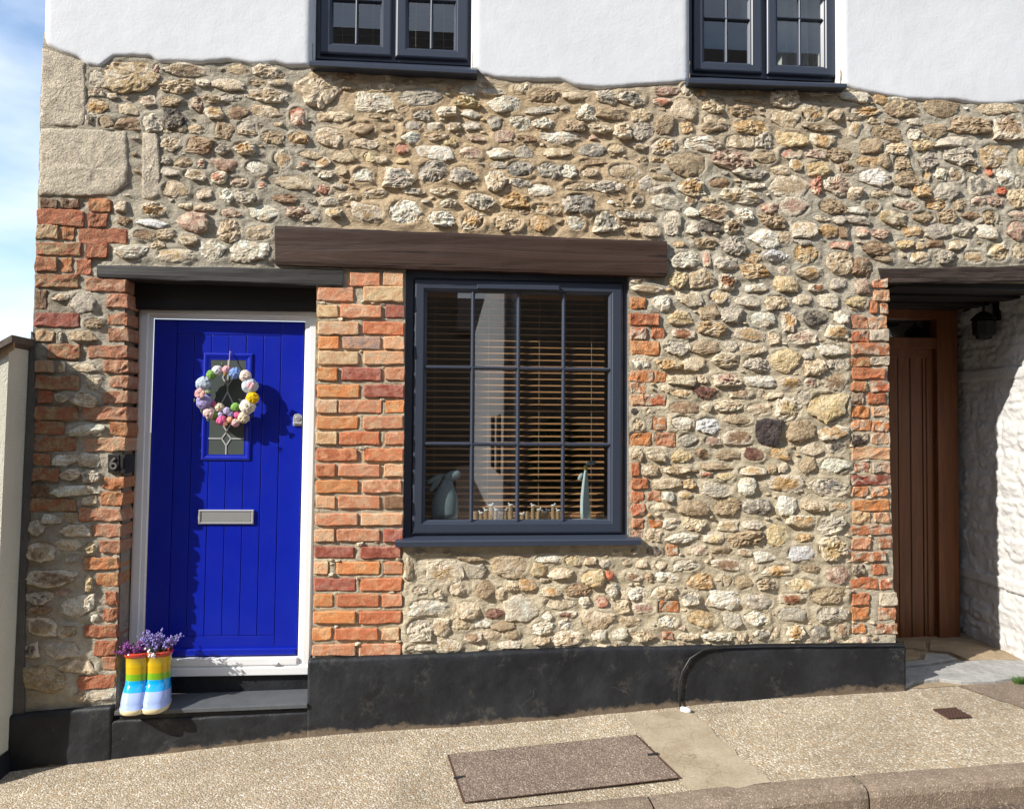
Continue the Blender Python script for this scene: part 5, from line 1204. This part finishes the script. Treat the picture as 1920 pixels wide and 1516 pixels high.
# ------------------------------------------------------------------ welly boot planter with flowers
bx, by = P(274, 1326, -.02).x, .0
bz = STEP_Z(bx, by)+.001
boots = empty('wellington_boot_planter', (bx, by, bz)); tag(boots, 'glazed ceramic planter shaped as rainbow striped boots on the door step', 'planter')
BC = [('sole_glaze', (.70, .60, .36)), ('lilac_glaze', (.36, .46, .80)), ('sky_glaze', (.005, .36, .80)), ('green_glaze', (.21, .45, .02)), ('mustard_glaze', (.62, .40, .01)), ('yellow_glaze', (.68, .46, .01)), ('red_glaze', (.52, .05, .02))]
BM_ = [plain(n, c, .12, 0, 9, .06, 0, coat=.6) for n, c in BC]
rz = math.radians(8); Rz = Matrix.Rotation(rz, 3, 'Z')
def boot(sx):
    lv = [(0, -.022, .056, .084, 0), (.006, -.023, .062, .091, 0), (.026, -.023, .064, .093, 0), (.028, -.022, .060, .087, 1), (.05, -.019, .063, .086, 1), (.075, -.012, .062, .078, 1), (.095, -.005, .060, .070, 1), (.098, -.004, .060, .069, 2), (.12, .002, .058, .062, 2), (.143, .006, .057, .058, 2), (.146, .006, .057, .058, 3), (.176, .007, .057, .057, 3), (.178, .007, .057, .057, 4), (.212, .008, .058, .058, 4), (.214, .008, .058, .058, 5),
          (.255, .009, .060, .058, 5), (.257, .009, .062, .060, 6), (.262, .009, .067, .065, 6), (.272, .009, .069, .067, 6), (.280, .009, .066, .064, 6), (.281, .009, .058, .056, 6), (.262, .009, .054, .052, 6)]
    n = 28; V = []; Fc = []; Mi = []
    for z, cy, rx, ry, m in lv:
        if z < .1: tf = 1-z/.1*.6; cy -= .014*tf; ry += .016*tf; rx += .005*tf
        for k in range(n):
            t = 2*math.pi*k/n; c, s = math.cos(t), math.sin(t); e = .8
            x = rx*abs(c)**e*(1 if c > 0 else -1); y = ry*abs(s)**e*(1 if s > 0 else -1)
            x = x*1.04; x = min(x, .0495) if sx < 0 else max(x, -.0495)
            v = Rz @ Vector((sx*.0485+x, cy+y, z*1.02)); V.append(v+Vector((bx, by, bz)))
    for i in range(len(lv)-1):
        for k in range(n): Fc.append((i*n+k, i*n+(k+1) % n, (i+1)*n+(k+1) % n, (i+1)*n+k)); Mi.append(lv[i+1][4])
    Fc.append(tuple(reversed(range(n)))); Mi.append(0); Fc.append(tuple(range((len(lv)-1)*n, len(lv)*n))); Mi.append(7)
    return mk('boot', V, Fc, BM_+[M_DARK], boots, True, Mi)
for sx in (-1, 1): boot(sx)
BTOP = bz+.281*1.02
def flowers(name, label, px0, px1, py_top, col, nst, spread, gcol=(.05, .11, .05)):
    a, b = P(px0, 1215, 0).x, P(px1, 1215, 0).x; f = empty(name, ((a+b)/2, by, BTOP-.02)); tag(f, label, 'flowers')
    stem = MB(); fl = MB(); lf = MB(); zt = P((px0+px1)/2, py_top, 0).z
    for i in range(nst):
        x = random.uniform(a, b)*.5+(a+b)/4; y = by+random.uniform(-.03, .035); d = Vector(((x-(a+b)/2)*spread+random.gauss(0, .018), random.gauss(0, .022), 0)); h = (zt-BTOP)*random.uniform(.55, 1.08)
        p0 = Vector((x, y, BTOP-.025)); p1 = p0+d*.5+Vector((0, 0, h*.55)); p2 = p0+d*1.5+Vector((0, 0, h))
        stem.tube([p0, p1, p2], .0013, 4)
        for k in range(16):
            t = random.uniform(.45, 1.02); q = lerp(lerp(p0, p1, t), lerp(p1, p2, t), t)+Vector((random.gauss(0, .006), random.gauss(0, .006), random.gauss(0, .003))); s = random.uniform(.0028, .0055)
            fl.ell(q, (s, s, s*1.1), 6, 4)
        for k in range(7):
            t = random.uniform(.05, .75); q = lerp(lerp(p0, p1, t), lerp(p1, p2, t), t); dd = Vector((random.gauss(0, 1), random.gauss(0, 1), random.uniform(.2, 1.2))).normalized()*.02; e = dd.orthogonal().normalized()*.0028
            lf.add([q, q+dd*.5+e, q+dd, q+dd*.5-e], [(0, 1, 2, 3)])
    stem.build('stems', plain(name+'_stem', (.07, .11, .05), .8), f); tag(fl.build('florets', plain(name+'_floret', col, .8, 0, 200, .3), f, True), kind='stuff'); tag(lf.build('leaves', plain(name+'_leaf', gcol, .7), f), kind='stuff')
flowers('lavender_flowers', 'spray of pale purple lavender in the right hand boot', 272, 330, 1176, (.30, .24, .58), 34, 1.1)
flowers('heather_flowers', 'low magenta purple heather in the left hand boot', 238, 276, 1194, (.26, .07, .28), 26, .8)
wf = empty('white_flower', P(283, 1228, -.06)); tag(wf, 'small white blossoms drooping over the boot rim', 'flowers')
m = MB()
for i in range(26):
    t = random.random(); q = P(lerp(279, 287, t)+random.gauss(0, 2.0), lerp(1216, 1232, t)+random.gauss(0, 1.6), -.062-random.uniform(0, .012)); m.ell(q, (.005, .003, .005), 7, 5)
m.build('blossoms', plain('white_petals', (.82, .82, .80), .7), wf, True)
MB().tube([P(281, 1212, -.02), P(281, 1216, -.055), P(286, 1233, -.058)], .0015, 5).build('stem', M_LEAF, wf)

# ------------------------------------------------------------------ house number
hn = empty('house_number_plate', P(212, 868, -.01)); tag(hn, 'small black metal plate with raised number 6 beside the door', 'sign')
M_IRON = plain('black_iron', (.026, .024, .023), .5, .4, 40, .3, 120, .3, .001)
M_IRON2 = plain('worn_raised_digit', (.17, .155, .14), .5, .5, 60, .2)
q = [P(202, 886, -.016), P(224, 887, -.016), P(224, 852, -.016), P(202, 851, -.016)]
bevel(MB().prism(q, (0, .03, 0)).build('plate', M_IRON, hn), .003)
q = [P(225, 887, -.013), P(234.5, 887.5, -.013), P(235, 853, -.013), P(225, 852.5, -.013)]
bevel(MB().prism(q, (0, .12, 0)).build('corner_plate', M_IRON, hn), .003)
bevel(MB().prism([P(226.5, 878, -.017), P(231, 878, -.017), P(232, 857, -.017), P(226.5, 857, -.017)], (0, .01, 0)).build('blank_tile', M_IRON, hn), .002)
cu = bpy.data.curves.new('digit', 'FONT'); cu.body = '6'; cu.size = .088; cu.extrude = .004; cu.bevel_depth = .0012; cu.align_x = 'CENTER'; cu.align_y = 'CENTER'
tmp = bpy.data.objects.new('tmp_digit', cu); COL.objects.link(tmp); bpy.context.view_layer.update()
dg = bpy.context.evaluated_depsgraph_get(); me = bpy.data.meshes.new_from_object(tmp.evaluated_get(dg)); bpy.data.objects.remove(tmp)
me.materials.clear(); me.materials.append(M_IRON2)
dgo = link('raised_digit', me, hn); pc = P(212.6, 870, -.018); dgo.location = pc-hn.location; dgo.rotation_euler = (math.radians(90), 0, 0)

# ------------------------------------------------------------------ cable on the plinth, pipe end, weeds
cb = tag(MB().tube([P(x, y, d) for x, y, d in ((1277, 1328, -.075), (1273, 1310, -.056), (1274, 1282, -.056), (1280, 1258, -.056), (1294, 1234, -.056), (1318, 1218, -.056), (1350, 1211, -.056), (1420, 1208, -.055), (1520, 1207, -.055), (1620, 1206.5, -.055), (1692, 1206, -.055))], .0062, 8).build('black_cable', M_BLACK, None, True), 'black cable clipped along the plinth top and curving down to the pavement', 'cable')
pe = G(1287, 1336); pm = MB(); pm.tube([pe+Vector((-.022, .02, .015)), pe+Vector((.0, .0, .016)), pe+Vector((.02, -.012, .013))], [.014, .016, .013], 10)
tag(pm.build('plastic_pipe_end', plain('white_plastic', (.75, .75, .73), .4), None, True), 'short white plastic pipe end lying at the foot of the plinth', 'pipe')
def tuft(name, px, py, n, h, label):
    p = G(px, py); V = []; Fc = []
    for i in range(n):
        b = Vector((p.x+random.gauss(0, .02), p.y+random.gauss(0, .012), gh(p.x, p.y))); t = b+Vector((random.gauss(0, h*.5), random.gauss(0, h*.5), h*random.uniform(.4, 1))); s = Vector((.003, .001, 0)); k = len(V)
        V += [b-s, b+s, t]; Fc.append((k, k+1, k+2))
    o = mk(name, V, Fc, plain(name+'_blade', (.10, .20, .03), .7)); tag(o, label, 'weed'); return o
tuft('grass_tuft', 1915, 1281, 160, .05, 'green tuft of grass at the right edge of the pavement')
tuft('moss_tuft', 1600, 1466, 50, .012, 'tiny moss tuft in the joint of the kerb')
rub = MB()
for i in range(26):
    p = G(1272+random.gauss(0, 14), 1318+random.gauss(0, 4)); rub.ell(Vector((p.x, p.y, gh(p.x, p.y)+.004)), (random.uniform(.004, .014), random.uniform(.004, .01), random.uniform(.004, .009)), 7, 5, nz=.2)
tag(rub.build('loose_mortar', plain('loose_mortar_mat', (.36, .28, .19), .95, 0, 60, .3)), 'crumbs of loose mortar at the foot of the cable', 'rubble', kind='stuff')

# ------------------------------------------------------------------ ornaments on the window board
OYd = .125
def op_(X, Y, d=OYd): return P(760+X/4.364, 800+Y/4.364, d)
so_ = pxs(968, 950, OYd)/4.364
M_SPECK = plain('speckled_grey_glaze', (.22, .28, .30), .5, 0, 190, .75)
rb = empty('rabbit_ornament', op_(325, 748)); tag(rb, 'grey speckled rabbit ornament with swept back ears inside the window', 'ornament')
def lathe2(prof, name, mat, par, flat=.55, n=18):
    # prof: (Xcentre, halfwidth, Y)
    V = []; Fc = []
    for X, r, Y in prof:
        c = op_(X, Y); c.z = max(c.z, zl+.0) 
        for k in range(n): t = 2*math.pi*k/n; V.append(c+Vector((r*so_*math.cos(t), r*so_*flat*math.sin(t), 0)))
    for i in range(len(prof)-1):
        for k in range(n): Fc.append((i*n+k, i*n+(k+1) % n, (i+1)*n+(k+1) % n, (i+1)*n+k))
    Fc += [tuple(reversed(range(n))), tuple(range((len(prof)-1)*n, len(prof)*n))]
    return mk(name, V, Fc, mat, par, True)
lathe2([(325, 100, 748), (325, 108, 700), (324, 108, 650), (326, 103, 600), (330, 88, 550), (336, 66, 500), (343, 48, 460), (350, 40, 430), (356, 36, 405), (360, 20, 388)], 'body', M_SPECK, rb)
m = MB(); m.ell(op_(382, 402), (76*so_, 30*so_, 42*so_), 18, 10, rot=Matrix.Rotation(math.radians(-22), 3, 'Y')); m.build('head', M_SPECK, rb, True)
for X, Y, l, a in ((245, 425, 78, 28), (250, 465, 82, 52)):
    m = MB(); m.ell(op_(X, Y), (l*so_, 8*so_, 22*so_), 16, 8, rot=Matrix.Rotation(math.radians(-a), 3, 'Y')); m.build('ear', M_SPECK, rb, True)
gs = empty('goose_ornament', op_(1475, 748)); tag(gs, 'tall slim pale blue bird ornament with yellow beak inside the window', 'ornament')
M_PALEB = plain('pale_blue_glaze', (.50, .60, .60), .4, 0, 20, .15); M_YELB = plain('yellow_glaze_beak', (.62, .52, .16), .5)
lathe2([(1475, 40, 748), (1472, 42, 690), (1470, 40, 620), (1470, 35, 550), (1472, 28, 480), (1474, 21, 420), (1476, 15, 370), (1478, 10, 350)], 'body', M_PALEB, gs, .6)
m = MB(); m.ell(op_(1474, 335), (20*so_, 16*so_, 22*so_), 12, 8); m.tube([op_(1462, 338), op_(1440, 340), op_(1424, 342)], [.0030, .002, .0006], 8); m.build('head', M_YELB, gs, True)
m = MB(); m.ell(op_(1518, 297), (46*so_, 5*so_, 19*so_), 14, 7, rot=Matrix.Rotation(math.radians(-8), 3, 'Y')); m.build('crest', M_SPECK, gs, True)
m = MB(); m.ell(op_(1432, 408), (16*so_, 5*so_, 34*so_), 12, 7, rot=Matrix.Rotation(math.radians(28), 3, 'Y')); m.build('wing', M_PALEB, gs, True)
M_GULL = plain('gull_white', (.76, .76, .74), .6)
ORD = ['first', 'second', 'third', 'fourth', 'fifth', 'sixth', 'seventh', 'eighth']
for pane, arr in (('second', [(575, 690, 42, 0), (619, 712, 30, 1), (660, 690, 32, 1), (701, 650, 40, 1), (743, 686, 34, 1), (782, 716, 34, 1), (818, 686, 30, 1), (861, 648, 38, 1)]), ('third', [(956, 722, 34, 1), (1000, 690, 34, 0), (1045, 652, 36, 1), (1093, 686, 46, 1), (1135, 706, 30, 1), (1165, 690, 32, 1), (1210, 652, 34, 1), (1250, 692, 34, 1)])):
    for i, (X, Y, w, g_) in enumerate(arr):
        t = empty('gull_post_ornament', op_(X, 748)); tag(t, '%s from the left of the little driftwood posts in the %s column of panes' % (ORD[i], pane), 'ornament', 'gull and driftwood ornaments on the window board')
        c = op_(X, 748); c.z = zl; r = w*.5*so_; top = op_(X, Y).z
        V = []; n = 10; Fc = []
        for k, (f, z) in enumerate(((1, c.z), (1.03, lerp(c.z, top, .4)), (.96, lerp(c.z, top, .85)), (.8, top))):
            for j in range(n): a = 6.283*j/n; V.append((c.x+r*f*math.cos(a)*random.uniform(.93, 1.07), c.y+r*.8*f*math.sin(a), z))
        for k in range(3):
            for j in range(n): Fc.append((k*n+j, k*n+(j+1) % n, (k+1)*n+(j+1) % n, (k+1)*n+j))
        Fc.append(tuple(range(3*n, 4*n)))
        mk('post', V, Fc, M_DRIFT, t, False)
        if g_:
            s = -1 if i % 3 else 1; b = Vector((c.x, c.y, top+9*so_)); m = MB()
            m.ell(b, (19*so_, 9*so_, 9*so_), 10, 7, rot=Matrix.Rotation(.2*s, 3, 'Y')); m.ell(b+Vector((s*14*so_, 0, 14*so_)), (7*so_, 6*so_, 7*so_), 8, 6)
            m.tube([b+Vector((s*8*so_, 0, 4*so_)), b+Vector((s*14*so_, 0, 13*so_))], 5*so_, 7); m.tube([b+Vector((s*19*so_, 0, 14*so_)), b+Vector((s*28*so_, 0, 12*so_))], [2.5*so_, .5*so_], 6); m.tube([b-Vector((s*14*so_, 0, 0)), b-Vector((s*26*so_, 0, -5*so_))], [5*so_, 1*so_], 6)
            m.build('gull', M_GULL, t, True)
